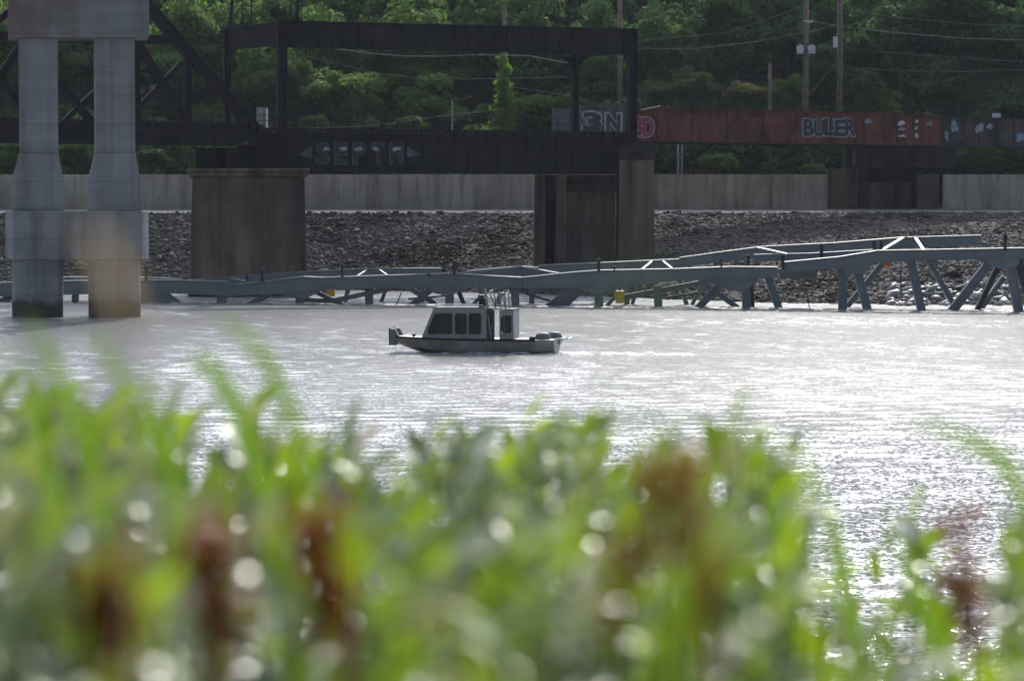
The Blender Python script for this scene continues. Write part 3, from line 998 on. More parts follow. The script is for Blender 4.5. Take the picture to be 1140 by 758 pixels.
# bracket along the girder at the right far post
for sgn in (-1, 1):
    mb = MB()
    q = fr + Vector((0, 0, 0))
    pts = [q + t_ax * sgn * .28 + Vector((0, 0, gz_b + .3))]
    for i in range(9):
        an = i / 8 * math.pi / 2
        pts.append(q + t_ax * (sgn * (.28 + 1.3 * (1 - math.cos(an)))) + Vector((0, 0, gz_b + .3 - 1.7 * (1 - math.sin(an)))))
    mb.prism([x - n_ax * .05 for x in pts], n_ax * .1)
    mb.build('knee_bracket', M['blacksteel'], ga)
a, b2 = far_xy(253.5, 247), far_xy(640, 258.5)
mb = girder_mb((a.x, a.y), (b2.x, b2.y), gz_b + .75, gz_t - .3, 1.2, .5)[0]
mb.build('far_overhead_girder', M['blacksteel'], ga)
for px, ex, r, top in ((258, 7.5, .16, -26), (271, 5.6, .05, -20), (281, 4.6, .07, -20), (325, -.05, .05, -18), (331, .1, .17, -26), (337, .1, .04, -14), (617, 0, .05, -20), (621, 0.2, .05, -26), (632, 0, .05, -16)):
    Yp = on_line(px, GA, GB) + ex
    mb = MB().tube([(xat(px, Yp), Yp, gz_t - .3), (xat(px + (3 if r > .1 else 0), Yp), Yp, zat(top, Yp))], r, 8, r * .8)
    mb.tube([(xat(px, Yp), Yp, gz_t - .2), (xat(px, Yp), Yp, gz_t + .35)], r * 2.0, 8, r * 1.1)
    mb.build('mast', M['blacksteel'], ga)

# ------------------------------------------------------------------ left truss span
TY = 231.0
tr = empty('truss_span', (xat(100, TY), TY, zat(163, TY)), 'black riveted railway truss span behind the concrete pier', 'bridge')
tA, tB = Vector((xat(-120, 223.5), 223.5, 0)), Vector((xat(288, 238), 238, 0))
tt = (tB - tA).normalized(); tn = Vector((-tt.y, tt.x, 0))
TA2, TB2 = (tA.x, tA.y), (tB.x, tB.y)


def tp(px, py, off=0.0):
    Yp = on_line(px, TA2, TB2)
    return at(px, py, Yp) + tn * off


def tmember(name, pts, w, d=.5, off=0.0):
    mb = MB()
    a, b2 = tp(*pts[0], off), tp(*pts[1], off)
    t_ = (b2 - a).normalized(); up = t_.cross(tn).normalized()
    for s in (-1, 1):
        mb.bar(a + up * (s * (w / 2 - .06)), b2 + up * (s * (w / 2 - .06)), .12, d, tn)
    mb.bar(a, b2, w - .1, d * .3, tn)
    n = int((b2 - a).length / .7)
    for i in range(n):
        q0 = a + (b2 - a) * ((i + .1) / n) + up * (w * .38 * (1 if i % 2 else -1)) - tn * d * .5
        q1 = a + (b2 - a) * ((i + .9) / n) - up * (w * .38 * (1 if i % 2 else -1)) - tn * d * .5
        mb.bar(q0, q1, .07, .03, tn)
    return mb.build(name, M['blacksteel'], tr)


tmember('end_post', ((100, -68), (285, 146)), .95, .7)
tmember('horizontal_strut', ((-120, 38), (190, 45)), .75, .5)
tmember('vertical', ((208.5, 62), (208.5, 142)), .58)
tmember('vertical', ((152, -10), (152, 142)), .58)
tmember('diagonal', ((138, 24), (207, 136)), .72)
tmember('diagonal', ((202, 70), (132, 143)), .42)
tmember('diagonal', ((38, 62), (108, 143)), .6)
tmember('diagonal', ((106, 102), (64, 142)), .42)
tmember('diagonal', ((28, 42), (-34, 138)), .6)
tmember('diagonal', ((-30, 46), (32, 130)), .5)
tmember('diagonal', ((-40, 50), (26, 2)), .6)
tmember('vertical', ((34, -40), (34, 142)), .58)
tmember('top_chord', ((-120, -66), (102, -66)), .8, .7)
# bottom chord and floor
LL = (tB - tA).length
zc_b, zc_t = zat(162.5, 236), zat(138.5, 236)
mb = girder_mb(TA2, TB2, zc_b, zc_t, 1.6, .45)[0]; mb.build('bottom_chord', M['blacksteel'], tr)
mb = MB(); k = .3
while k < LL:
    p = tA + tt * k + Vector((0, 0, zc_t + .1)); mb.bar(p - tn * .4, p + tn * 5.5, .22, .24, tt); k += .6
for s in (1.4, 3.1, 5.3):
    mb.bar(tA + tn * s + Vector((0, 0, zc_t - .5)), tB + tn * s + Vector((0, 0, zc_t - .5)), 1.0, .3, tn)
mb.build('deck', M['blacksteel'], tr)
mb = MB(); k = .4
while k < LL:
    p = tA + tt * k + Vector((0, 0, zc_t)) + tn * 5.2; mb.tube([p, p + Vector((0, 0, 1.15))], .035, 6); k += 1.3
for h in (.45, .8, 1.12):
    mb.tube([tA + tn * 5.2 + Vector((0, 0, zc_t + h)), tB + tn * 5.2 + Vector((0, 0, zc_t + h))], .022, 6)
mb.build('handrail', M['blacksteel'], tr)
for px, py, w, h in ((284, 150, 16, 22), (208, 140, 12, 14), (152, 140, 12, 14)):
    Yp = on_line(px, TA2, TB2); p = at(px, py, Yp); k = Yp / F
    mb = MB().bar(p - Vector((0, 0, h * k / 2)), p + Vector((0, 0, h * k / 2)), w * k, .62, tn)
    mb.build('gusset_plate', M['blacksteel'], tr)
Yp = on_line(270, TA2, TB2)
scribble('paint_mark', TA2, TB2, 271, 159.5, 7, 1.4, .3, M['paint_faint'], tr, 9, .09, 7)


# ------------------------------------------------------------------ dark piers
def battered(mb, x0t, x1t, x0b, x1b, y0, y1, z0, z1):
    return mb.hexa([(x0b, y0, z0), (x1b, y0, z0), (x1b, y1, z0), (x0b, y1, z0), (x0t, y0, z1), (x1t, y0, z1), (x1t, y1, z1), (x0t, y1, z1)])


p1Y = 237.0
p1 = empty('stone_pier', (xat(276, p1Y), p1Y + 3, -1.2), 'broad dark weathered concrete pier under the truss end, left of the boat', 'pier')
mb = MB(); battered(mb, xat(215, p1Y), xat(334, p1Y), xat(209, p1Y), xat(336, p1Y), p1Y, p1Y + 8, -1.2, zat(197, p1Y)); mb.build('shaft', M['stone'], p1, bevel=.08)
mb = MB(); battered(mb, xat(334.5, p1Y), xat(340, p1Y), xat(336.5, p1Y), xat(343, p1Y), p1Y + .9, p1Y + 7.5, -1.2, zat(197, p1Y)); mb.build('buttress', M['stone'], p1, bevel=.05)
mb = MB(); mb.box(xat(211, p1Y), xat(343, p1Y), p1Y - .35, p1Y + 8.3, zat(196.8, p1Y), zat(191, p1Y)); mb.box(xat(208, p1Y), xat(345, p1Y), p1Y - .6, p1Y + 8.5, zat(190.9, p1Y), zat(187.5, p1Y))
mb.build('cornice', M['stone'], p1, bevel=.06)
mb = MB()
for x0, x1 in ((222, 240), (252, 268), (286, 300)):
    mb.box(xat(x0, p1Y), xat(x1, p1Y), p1Y + .3, p1Y + 2.2, zat(187.4, p1Y), zat(165, p1Y))
mb.box(xat(219, p1Y), xat(312, p1Y), p1Y + 2.3, p1Y + 4, zat(187.4, p1Y), zat(164, p1Y))
mb.build('bearings', M['blacksteel'], p1)

p2Y = 249.0
p2 = empty('stone_pier', (xat(662, p2Y), p2Y + 3, -1), 'dark recessed concrete pier with a tall right block, right of the boat', 'pier')
mb = MB(); battered(mb, xat(689, p2Y), xat(727, p2Y), xat(688, p2Y), xat(729, p2Y), p2Y - .8, p2Y + 6, -1, zat(178, p2Y)); mb.build('main_block', M['stone'], p2, bevel=.06)
mb = MB(); mb.box(xat(687.5, p2Y), xat(728.5, p2Y), p2Y - 1.0, p2Y + 6.2, zat(177.8, p2Y), zat(170, p2Y)); mb.box(xat(686, p2Y), xat(729.5, p2Y), p2Y - 1.15, p2Y + 6.3, zat(169.9, p2Y), zat(166, p2Y))
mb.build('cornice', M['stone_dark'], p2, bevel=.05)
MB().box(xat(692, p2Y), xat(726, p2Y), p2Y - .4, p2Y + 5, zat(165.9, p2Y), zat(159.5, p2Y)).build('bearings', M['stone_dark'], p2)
mb = MB()
x = 622.0
for w, dy in ((14, 0), (10, .28), (16, .1), (9, .35), (14.5, .15)):
    mb.box(xat(x, p2Y), xat(x + w + .3, p2Y), p2Y + 1.2 + dy, p2Y + 6, -1, zat(213, p2Y)); x += w
mb.build('recessed_wall', M['stone'], p2, bevel=.04)
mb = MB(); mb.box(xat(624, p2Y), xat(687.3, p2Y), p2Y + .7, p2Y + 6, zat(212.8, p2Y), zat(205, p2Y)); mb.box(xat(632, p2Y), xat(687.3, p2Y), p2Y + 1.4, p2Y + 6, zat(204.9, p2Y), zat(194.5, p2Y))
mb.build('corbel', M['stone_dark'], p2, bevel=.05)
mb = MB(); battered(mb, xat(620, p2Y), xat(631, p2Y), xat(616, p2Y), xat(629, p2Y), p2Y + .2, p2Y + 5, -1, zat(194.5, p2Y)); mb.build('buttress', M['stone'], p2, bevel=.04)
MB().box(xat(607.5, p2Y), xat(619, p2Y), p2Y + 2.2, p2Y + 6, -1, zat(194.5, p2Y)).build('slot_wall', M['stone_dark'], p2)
mb = MB(); battered(mb, xat(595.5, p2Y), xat(607, p2Y), xat(593.5, p2Y), xat(606.5, p2Y), p2Y, p2Y + 6, -1, zat(194.5, p2Y)); mb.build('buttress', M['stone'], p2, bevel=.05)

# ------------------------------------------------------------------ red girder and right girder
RA, RB = (xat(700, 266), 266.0), (xat(1047, 282.5), 282.5)
rt = Vector((RB[0] - RA[0], RB[1] - RA[1], 0)).normalized(); rn = Vector((-rt.y, rt.x, 0))
rzt, rzb = zat(120.5, 266), zat(157.5, 266)
rg_ = empty('red_girder_span', (RA[0], RA[1], rzb), 'faded red plate girder span with black bubble letter graffiti', 'bridge')
mb = MB()
Z = Vector((0, 0, 1))
A3, B3 = Vector((RA[0], RA[1], 0)) - rt * .9, Vector((RB[0], RB[1], 0))
RL = (B3 - A3).length
q = B3 - rt * 2.6
mb.prism([A3 + Z * rzb, B3 + Z * rzb, B3 + Z * (rzt - .55), q + Z * (rzt - .02), A3 + Z * (rzt - .02)], rn * .06)
mb.bar(A3 + Z * (rzb + .05), B3 + Z * (rzb + .05), .1, .5, rn)
mb.bar(A3 + Z * rzt, q + Z * rzt, .07, .5, rn); mb.bar(q + Z * rzt, B3 + Z * (rzt - .55), .07, .5, rn)
k = 3.9
while k < RL - .3:
    p = A3 + rt * k - rn * .06
    mb.bar(p + Z * (rzb + .1), p + Z * (rzt - .1 - (max(0, k - RL + 2.6) * .2)), .05, .12, rn); k += 3.9
mb.build('near_girder', M['redsteel'], rg_)
girder_mb((RA[0] + rn.x * 5, RA[1] + rn.y * 5), (RB[0] + rn.x * 5, RB[1] + rn.y * 5), rzb, rzt, 3.9)[0].build('far_girder', M['redsteel'], rg_)
mb = MB(); k = .5
while k < RL:
    p = A3 + rt * k + Z * (rzb + .45) + rn * .1; mb.bar(p, p + rn * 4.8, .4, .3, rt); k += 1.6
mb.bar(A3 + Z * (rzb - .12), B3 + Z * (rzb - .12), .22, .3, rn)
mb.build('floor_beams', M['blacksteel'], rg_)
g1 = .05


def outlined(body, x0, x1, yt, yb, A, B, parent, outer, inner, gap=.05, bold=.09, thin=.03, overlap=.8, grow=1.4, each=True):
    n = len(body); w = (x1 - x0) / n
    for i, ch in enumerate(body):
        a, c = x0 + i * w, x0 + (i + 1) * w + overlap
        jt = (0, 1.2, -.6, .8, -.3)[i % 5]
        lettering('graffiti_outline', ch, A, B, a - grow, c + grow, yt - grow + jt, yb + grow + jt * .5, gap + i * .001, outer, parent, bold)
        lettering('graffiti_letter', ch, A, B, a, c, yt + jt, yb + jt * .5, gap + .01 + i * .001, inner, parent, bold * .45)


outlined('BULER', 894, 952, 132.5, 151.5, RA, RB, rg_, M['paint_palegrey'], M['paint_black'], grow=1.3, overlap=.2)
outlined('3D', 703, 727, 130, 152, RA, RB, rg_, M['paint_palegrey'], M['paint_pink'], bold=.07)
for px, py, sx, sy, mt, sd, w, n in ((966, 135, 5, 3, 'paint_palegrey', 3, .14, 7), (966, 148, 4, 2, 'paint_faint', 4, .1, 6),
                                     (1003, 137, 5.5, 3.5, 'paint_white', 11, .16, 11), (1003, 144, 6, 1.5, 'paint_palegrey', 6, .14, 6), (1003, 151.5, 6, 1.2, 'paint_white', 7, .14, 6),
                                     (1019.5, 135, 3, 2.4, 'paint_white', 8, .14, 6), (1019.5, 143, 2, 3, 'paint_white', 12, .14, 6), (1020, 151, 3, 3, 'paint_white', 13, .14, 7),
                                     (1034, 138, 5, 3, 'paint_palegrey', 14, .14, 8), (1036, 148, 3, 4, 'paint_faint', 15, .16, 8),
                                     (960, 156, 9, .6, 'paint_faint', 16, .12, 5), (850, 136, 22, 5, 'paint_pink', 17, .05, 6)):
    scribble('spray_tag', RA, RB, px, py, sx, sy, .065, M[mt], rg_, sd, w, n)

# pale painted approach girder seen between the posts
PA, PB = (xat(645, 262.6), 262.6), (xat(699, 266), 266.0)
pg = empty('pale_girder_span', (PA[0], PA[1], rzb), 'grey painted girder with large pale numeral graffiti between the right gantry posts', 'bridge')
girder_mb(PA, PB, rzb, rzt, 1.1, .5)[0].build('near_girder', M['greypaintsteel'], pg)
girder_mb((PA[0] + rn.x * 5, PA[1] + rn.y * 5), (PB[0] + rn.x * 5, PB[1] + rn.y * 5), rzb, rzt, 2)[0].build('far_girder', M['greypaintsteel'], pg)
outlined('3', 647, 667, 125, 146, PA, PB, pg, M['paint_palegrey'], M['paint_black'], gap=.26, bold=.1, grow=2.2)
outlined('N', 673, 688, 127, 147, PA, PB, pg, M['paint_palegrey'], M['paint_black'], gap=.26, bold=.1, grow=2.2)
p0 = at(714, 122.5, 262); p9 = at(735, 118, 263)
MB().bar(p0, p9, .12, .25).build('loose_plank', M['driftwood'], rg_)

QA, QB = (RB[0] + .15, RB[1] + .1), (xat(1240, 293), 293.0)
rq = empty('tagged_girder_span', (QA[0], QA[1], rzb), 'dark girder with patchy blue and grey graffiti at the right edge', 'bridge')
zq_t, zq_b = zat(131.5, 284), zat(163, 284)
mb = girder_mb(QA, QB, zq_b, zq_t, 2.2, .5)[0]; mb.build('near_girder', M['tagsteel'], rq)
girder_mb((QA[0] + rn.x * 5, QA[1] + rn.y * 5), (QB[0] + rn.x * 5, QB[1] + rn.y * 5), zq_b, zq_t, 2.2)[0].build('far_girder', M['tagsteel'], rq)
mb = MB()
a = Vector((QA[0], QA[1], zq_b + .4)); d = Vector((QB[0] - QA[0], QB[1] - QA[1], 0))
k = .5
while k < d.length:
    p = a + d.normalized() * k; mb.bar(p + rn * .1, p + rn * 4.9, .4, .3, d.normalized()); k += 1.6
mb.build('floor_beams', M['blacksteel'], rq)
for px, py, sx, sy, mt, sd, w, n in ((1060, 141, 5, 7, 'paint_blue', 21, .35, 12), (1064, 152, 7, 4, 'paint_faint', 22, .4, 10), (1052, 152, 3, 6, 'paint_blue', 23, .2, 7),
                                     (1088, 143, 6, 5, 'paint_palegrey', 24, .3, 12), (1100, 141, 4, 3, 'paint_palegrey', 25, .25, 8), (1120, 152, 8, 4, 'paint_faint', 26, .4, 10),
                                     (1134, 153, 6, 5, 'paint_blue', 27, .25, 9), (1076, 139, 5, 2, 'paint_faint', 28, .3, 6)):
    scribble('spray_tag', QA, QB, px, py, sx, sy, .27, M[mt], rq, sd, w, n)
# small white box on the girder
Yb_ = on_line(1108, QA, QB) + .6
bx = empty('junction_box', (xat(1108, Yb_), Yb_, zq_t), 'small white box on a short stem on top of the graffiti covered girder', 'box')
MB().box(xat(1103.5, Yb_), xat(1112.5, Yb_), Yb_ - .2, Yb_ + .2, zat(131, Yb_), zat(126.5, Yb_)).build('housing', M['paint_white'], bx, bevel=.03)
MB().box(xat(1107.3, Yb_), xat(1108.7, Yb_), Yb_ - .06, Yb_ + .06, zq_t - .3, zat(131, Yb_)).build('stem', M['galv'], bx)

# ------------------------------------------------------------------ near concrete pier
cY = 190.0
cp = empty('concrete_bridge_pier', (xat(90, cY), cY + 2, -1), 'large grey concrete pier with twin flared columns standing in the river', 'pier')


def X(px): return xat(px, cY)


mb = MB()
mb.box(X(11), X(167.5), cY - .4, cY + 3.0, zat(42.5, cY), zat(-16, cY))
mb.build('pier_cap', M['concrete_stain'], cp, bevel=.06)
for xa, xb, xc, xd in ((22.5, 66, 13, 72), (107, 151.5, 98.5, 157.5)):
    mb = MB()
    z = [zat(235, cY), zat(203, cY), zat(170, cY), zat(42.6, cY)]
    W4 = [(xc, xd), (xc, xd), (xa, xb), (xa, xb)]
    D4 = [2.5, 2.5, 2.3, 2.3]
    for i in range(3):
        y0, y1 = cY + 1.3 - D4[i] / 2, cY + 1.3 + D4[i] / 2
        (a0, a1), (b0, b1) = W4[i], W4[i + 1]
        mb.hexa([(X(a0), y0, z[i]), (X(a1), y0, z[i]), (X(a1), y1, z[i]), (X(a0), y1, z[i]), (X(b0), y0, z[i + 1]), (X(b1), y0, z[i + 1]), (X(b1), y1, z[i + 1]), (X(b0), y1, z[i + 1])])
    mb.build('column', M['concrete'], cp)
c0 = zat(289, cY); c1 = zat(235.2, cY)
pl = [(X(16), cY - .8), (X(158), cY - .8), (X(166), cY + .4), (X(166), cY + 2.8), (X(14), cY + 2.8), (X(6), cY + .4)]
MB().prism([(x, y, c0) for x, y in pl], (0, 0, c1 - c0)).build('pile_cap', M['concrete'], cp, bevel=.05)
for xa, xb in ((13, 70.5), (98.5, 157)):
    mb = MB()
    n = 28
    xm, rx = (X(xa) + X(xb)) / 2, (X(xb) - X(xa)) / 2
    ring = [(xm + rx * math.copysign(abs(math.cos(2 * math.pi * k / n)) ** .5, math.cos(2 * math.pi * k / n)),
             cY + 1.0 + 1.5 * math.copysign(abs(math.sin(2 * math.pi * k / n)) ** .5, math.sin(2 * math.pi * k / n)), -1.2) for k in range(n)]
    mb.prism(ring, (0, 0, c0 - .01 + 1.2)); mb.build('shaft', M['concrete'], cp)

# the piers are skewed to turn their sunlit right faces out of view
def skew(root, k, y0):
    done = set()
    for ch in root.children_recursive:
        if ch.data.name in done: continue
        done.add(ch.data.name)
        for v in ch.data.vertices:
            v.co.x += k * (v.co.y - y0)
        ch.data.update()


skew(cp, -.17, cY)
skew(p1, -.115, p1Y)

# ------------------------------------------------------------------ collapsed truss
def nearY(px): return 218.5 - (px - 280) * .0205           # the near chord swings towards us on the right


FAR = 7.0


class Wreck:
    def __init__(s, label, px):
        s.root = empty('collapsed_truss', (xat(px, nearY(px)), nearY(px), 0), label, 'bridge wreck')

    def chord(s, pts, name='top_chord', off=0.0, depth=.85):
        """pts: (px, y_top, y_bottom)"""
        mb = MB()
        for (a, at_, ab_), (c, ct, cb) in zip(pts, pts[1:]):
            Ya, Yc = nearY(a) + off, nearY(c) + off
            p = [at(a, ab_, Ya), at(c, cb, Yc), at(c, ct, Yc), at(a, at_, Ya)]
            v = [(q.x, q.y + dd, q.z) for dd in (0, depth) for q in p]
            mb.add(v, [(0, 1, 2, 3), (7, 6, 5, 4), (0, 4, 5, 1), (1, 5, 6, 2), (2, 6, 7, 3), (3, 7, 4, 0)])
            # flange plates, a little proud
            for (qa, qc, sg) in ((p[3], p[2], 1), (p[0], p[1], -1)):
                e0 = Vector((qa.x, qa.y + depth / 2, qa.z + sg * .03)); e1 = Vector((qc.x, qc.y + depth / 2, qc.z + sg * .03))
                mb.bar(e0, e1, .06, depth + .26)
            n = max(1, int((p[1] - p[0]).length / 2.6))
            for i in range(1, n):
                b0 = p[0].lerp(p[1], i / n); b1 = p[3].lerp(p[2], i / n)
                mb.bar(b0 + Vector((0, -.012, 0)), b1 + Vector((0, -.012, 0)), .18, .024)
        return mb.build(name, M['trusspaint'], s.root)

    def web(s, x0, y0, x1, y1, w, off=0.0, name='diagonal', d=.55, mat='trusspaint', off1=None):
        """a web member drawn between two pixels, w pixels wide; runs on down below the water"""
        off1 = off if off1 is None else off1
        a, c = at(x0, y0, nearY(x0) + off + .4), at(x1, y1, nearY(x1) + off1 + .4)
        if c.z < .6 and abs(a.z - c.z) > .4:
            t = (c - a) / (a.z - c.z); c = c + t * max(0, c.z + .7)
        k = nearY(x0) / F
        mb = MB()
        hh = w * k
        t_ = (c - a).normalized(); sd = Vector((0, 1, 0)); sd = (sd - t_ * sd.dot(t_)).normalized(); up = t_.cross(sd)
        for g_ in (-1, 1):                       # an open H: two flanges and a web
            mb.bar(a + up * (g_ * (hh / 2 - .03)), c + up * (g_ * (hh / 2 - .03)), .06, d, sd)
        mb.bar(a - sd * .0, c - sd * .0, hh - .12, d * .55, sd)
        return mb.build(name, M[mat], s.root)

    def gusset(s, pts, off=0.0):
        P_ = [at(x, y, nearY(x) + off) - Vector((0, .04, 0)) for x, y in pts]
        return MB().prism(P_, (0, .03, 0)).build('gusset_plate', M['trusspaint'], s.root)

    def pin(s, px, y0, y1, off=0.0, w=3.2):
        Y_ = nearY(px) + off - .2
        k = Y_ / F
        a, c = at(px, y1, Y_), at(px, y0, Y_)
        mb = MB().bar(a, c, w * k, .22)
        mb.bar(a.lerp(c, .75), a.lerp(c, .9), (w + 1.4) * k, .3)
        return mb.build('stub_post', M['bolt'], s.root)

    def lateral(s, x0, y0, off0, x1, y1, off1, w=.14):
        a, c = at(x0, y0, nearY(x0) + off0), at(x1, y1, nearY(x1) + off1)
        return MB().bar(a, c, .12, w, Vector((1, .2, 0)) if abs((c - a).y) > abs((c - a).x) else Vector((0, 1, 0))).build('lateral_brace', M['trusspaint'], s.root)


wa = Wreck('low end of the fallen blue grey truss beside the concrete pier', 120)
wa.chord([(-60, 317, 331), (10, 315, 329), (90, 313, 327), (190, 312.5, 326), (252, 314, 328)])
wa.web(160, 312, 195, 337, 9, name='diagonal'); wa.web(247, 322, 247, 340, 11, name='vertical'); wa.web(84, 322, 84, 338, 7, name='vertical'); wa.web(30, 320, -5, 340, 8)
wa.pin(163, 296, 312); wa.gusset([(165, 316), (186, 326), (200, 338), (150, 338)])
wa.chord([(60, 309, 316), (140, 309, 316), (200, 311, 317)], 'far_chord', 6)

wb = Wreck('long fallen blue grey truss lying half sunk behind the boat', 520)
wb.chord([(250, 318.5, 329), (300, 313.5, 327), (338, 308.5, 323), (360, 309.5, 321.5), (420, 307.5, 320), (505, 305, 319), (545, 307.5, 319), (581, 309.5, 320)])
wb.chord([(582, 309.5, 320), (640, 303.5, 319), (668, 301.5, 318), (750, 300, 312), (815, 297.5, 311), (866, 298, 308.5)])
wb.chord([(205, 313, 317), (285, 306.5, 314), (340, 303, 311), (400, 299.8, 308), (491, 299, 307)], 'far_chord', FAR)
wb.chord([(600, 296, 304), (660, 293.5, 302), (757, 289, 299)], 'far_chord', FAR)
wb.chord([(520, 302, 308), (580, 297, 307), (600, 298.5, 307)], 'far_chord', FAR)
for a in ((507, 304, .4, 580, 296.8, FAR - .2), (580, 296.8, FAR - .2, 622, 304.6, .4), (398, 307.5, .4, 409, 300.5, FAR), (422, 300.2, FAR, 431, 306.5, .4), (258, 309.5, FAR - 1, 274, 313, .6),
          (715, 300, .4, 726, 291.2, FAR), (738, 291, FAR, 748, 299, .4)):
    wb.lateral(*a)
for px, y0, y1 in ((292, 299, 314), (381, 294, 308), (505.5, 290, 306), (666.5, 288, 303), (275, 306, 313), (477, 304, 308), (684, 296, 303), (803, 288, 298)):
    wb.pin(px, y0, y1, w=3.2 if y1 - y0 > 11 else 1.6)
wb.web(302, 327, 278, 339, 6); wb.web(334, 320, 334, 341, 9.5, name='vertical')
wb.gusset([(300, 327), (322, 314), (352, 312), (362, 321), (344, 331), (326, 331)])
wb.web(344, 321, 372, 335, 5, off=.6); wb.web(338, 334, 376, 335, 4.5, off=1, name='bottom_chord', d=.4); wb.web(372, 334.5, 434, 321.5, 5.5, off=.3, name='bottom_chord', d=.4)
wb.web(411, 320, 411, 341, 9, name='vertical', off=.8); wb.web(455, 320, 487, 340, 6, off=4); wb.web(484, 319, 456, 342, 7); wb.web(447, 325, 441, 341, 1.2, name='hanger', d=.06, mat='trussdark', off=2)
wb.gusset([(474, 318), (482, 326), (498, 330), (520, 322), (530, 318)])
wb.web(500.5, 316, 500.5, 343, 9.5, name='vertical'); wb.web(508, 318, 518, 342, 5, off=2, mat='trussdark'); wb.web(545, 319, 526, 340, 4, off=5); wb.web(560, 318, 553, 342, 6, off=5); wb.web(573, 317, 574, 342, 9, name='vertical')
wb.web(650, 312, 611, 342, 9); wb.web(657, 314, 625, 342, 8, off=2.5); wb.gusset([(640, 316), (648, 324), (668, 328), (690, 318), (668, 312)])
wb.web(666.5, 314, 667, 344, 9.5, name='vertical'); wb.web(693, 322, 674, 342, 4, off=4); wb.web(732, 318, 733, 342, 9, name='vertical', off=1)
wb.web(692, 331.5, 802, 311, 6, name='bottom_chord', off=1.2, d=.4); wb.web(676, 314, 696, 326, 4, off=3); wb.web(748, 300, 706, 331, 1.2, name='hanger', d=.06, mat='trussdark', off=3)
wb.web(808, 310, 777, 343, 8); wb.web(778, 312, 819, 341, 6, off=4); wb.gusset([(790, 310), (800, 320), (826, 326), (846, 312), (838, 306)])
for a in ((352, 308, 366, 334, 5), (392, 306, 384, 336, 5), (436, 306, 424, 337, 4), (470, 306, 470, 338, 6), (528, 306, 540, 338, 5), (592, 304, 592, 338, 6), (606, 304, 590, 339, 4),
          (618, 300, 634, 338, 5), (698, 300, 698, 338, 6), (716, 299, 704, 338, 4), (752, 297, 764, 338, 5), (790, 300, 770, 340, 4)):
    wb.web(*a, off=FAR, name='far_leg')
for a in ((318, 329, 352, 333.5, 2.5, 2), (455, 333, 500, 329, 2.2, 3), (586, 327, 612, 335, 2.5, 3), (744, 331, 778, 326, 2.5, 2), (698, 328, 746, 333, 2, 4)):
    wb.web(*a[:5], off=a[5], name='bent_brace', d=.25, mat='trussdark')
wb.web(831, 308, 831, 345, 9.5, name='vertical'); wb.web(836, 310, 838, 342, 4, off=4, mat='trussdark', name='vertical'); wb.web(854, 306, 867, 343, 8, off=.5)

wc_ = Wreck('right hand fallen truss section rising out of the water beside the stony bank', 1000)
wc_.chord([(868, 300, 309.5), (910, 299, 308.5)], 'broken_chord', 1.5)
wc_.chord([(872, 292.5, 302.5), (935, 286.5, 297.5), (978, 279.5, 291), (1040, 278.5, 289), (1180, 276, 286.5)])
wc_.chord([(757, 287.5, 297), (800, 281.5, 291), (850, 275, 285), (930, 271, 281.5), (1003, 265, 276), (1093, 262.5, 272.5)], 'far_chord', FAR)
wc_.chord([(840, 284, 290), (905, 282.5, 290), (972, 278.5, 284)], 'far_chord', FAR - 3, .5)
for a in ((981, 279.5, .5, 1006, 264.5, FAR), (1006, 264.5, FAR, 1022, 265.5, FAR), (1019, 265, FAR, 1028, 278.5, .5), (842, 275.5, FAR, 876, 283, 3)):
    wc_.lateral(*a, w=.2)
for px, y0, y1, o_ in ((914.5, 271, 289, 4), (871.5, 283, 300, 0), (1119, 261, 279, 0), (981, 268, 282, 2), (973, 268, 278, 4), (833, 284, 296, 0)):
    wc_.pin(px, y0, y1, o_, 3.2)
wc_.gusset([(936, 290), (980, 285), (962, 305), (950, 306), (940, 308)])
wc_.web(937.5, 287, 938, 347, 9, name='vertical'); wc_.web(953, 298, 966, 346, 9); wc_.web(986, 289, 943, 341, 6, off=5)
wc_.web(1013, 287, 1026, 346, 9); wc_.web(1031, 286, 1062, 340, 6, off=4); wc_.gusset([(1096, 286), (1104, 297), (1118, 300), (1134, 295), (1136, 284)])
wc_.web(1102, 292, 1060, 346, 10); wc_.web(1112, 294, 1087, 347, 6, off=3, mat='trussdark'); wc_.web(1118, 308, 1092, 343, 6, off=6); wc_.web(1123, 288, 1134, 347, 10)
wc_.web(1133, 290, 1150, 345, 10, off=3, mat='trussdark')
for a in ((916, 286, 914, 304), (1003, 292, 1003, 328), (895, 308, 900, 336)):
    wc_.web(*a, 1.0, name='hanger', d=.05, mat='trussdark', off=3)


# floating hazard markers tied to the wreck
def marker(px, py0, py1, w, mat, label, off):
    Y_ = nearY(px) + off; k = Y_ / F
    e = empty('hazard_marker', (xat(px, Y_), Y_, zat(py1, Y_)), label, 'marker')
    MB().box(xat(px, Y_) - w * k / 2, xat(px, Y_) + w * k / 2, Y_ - .3, Y_ + .3, zat(py1, Y_), zat(py0, Y_)).build('panel', M[mat], e, bevel=.08)
    MB().box(xat(px, Y_) - .05, xat(px, Y_) + .05, Y_ - .05, Y_ + .05, zat(py0, Y_), zat(py0 - 6, Y_)).build('hanger', M['trussdark'], e)


marker(690, 323.5, 337.5, 10, 'yellow', 'yellow box hanging under the fallen truss near the tall dark pier block', 1.0)
marker(368, 319.5, 330, 10, 'yellow', 'ochre yellow panel caught under the left part of the fallen truss', 3.0)
marker(988, 290.5, 296, 9, 'orange', 'small orange marker under the right fallen truss section', 1.0)

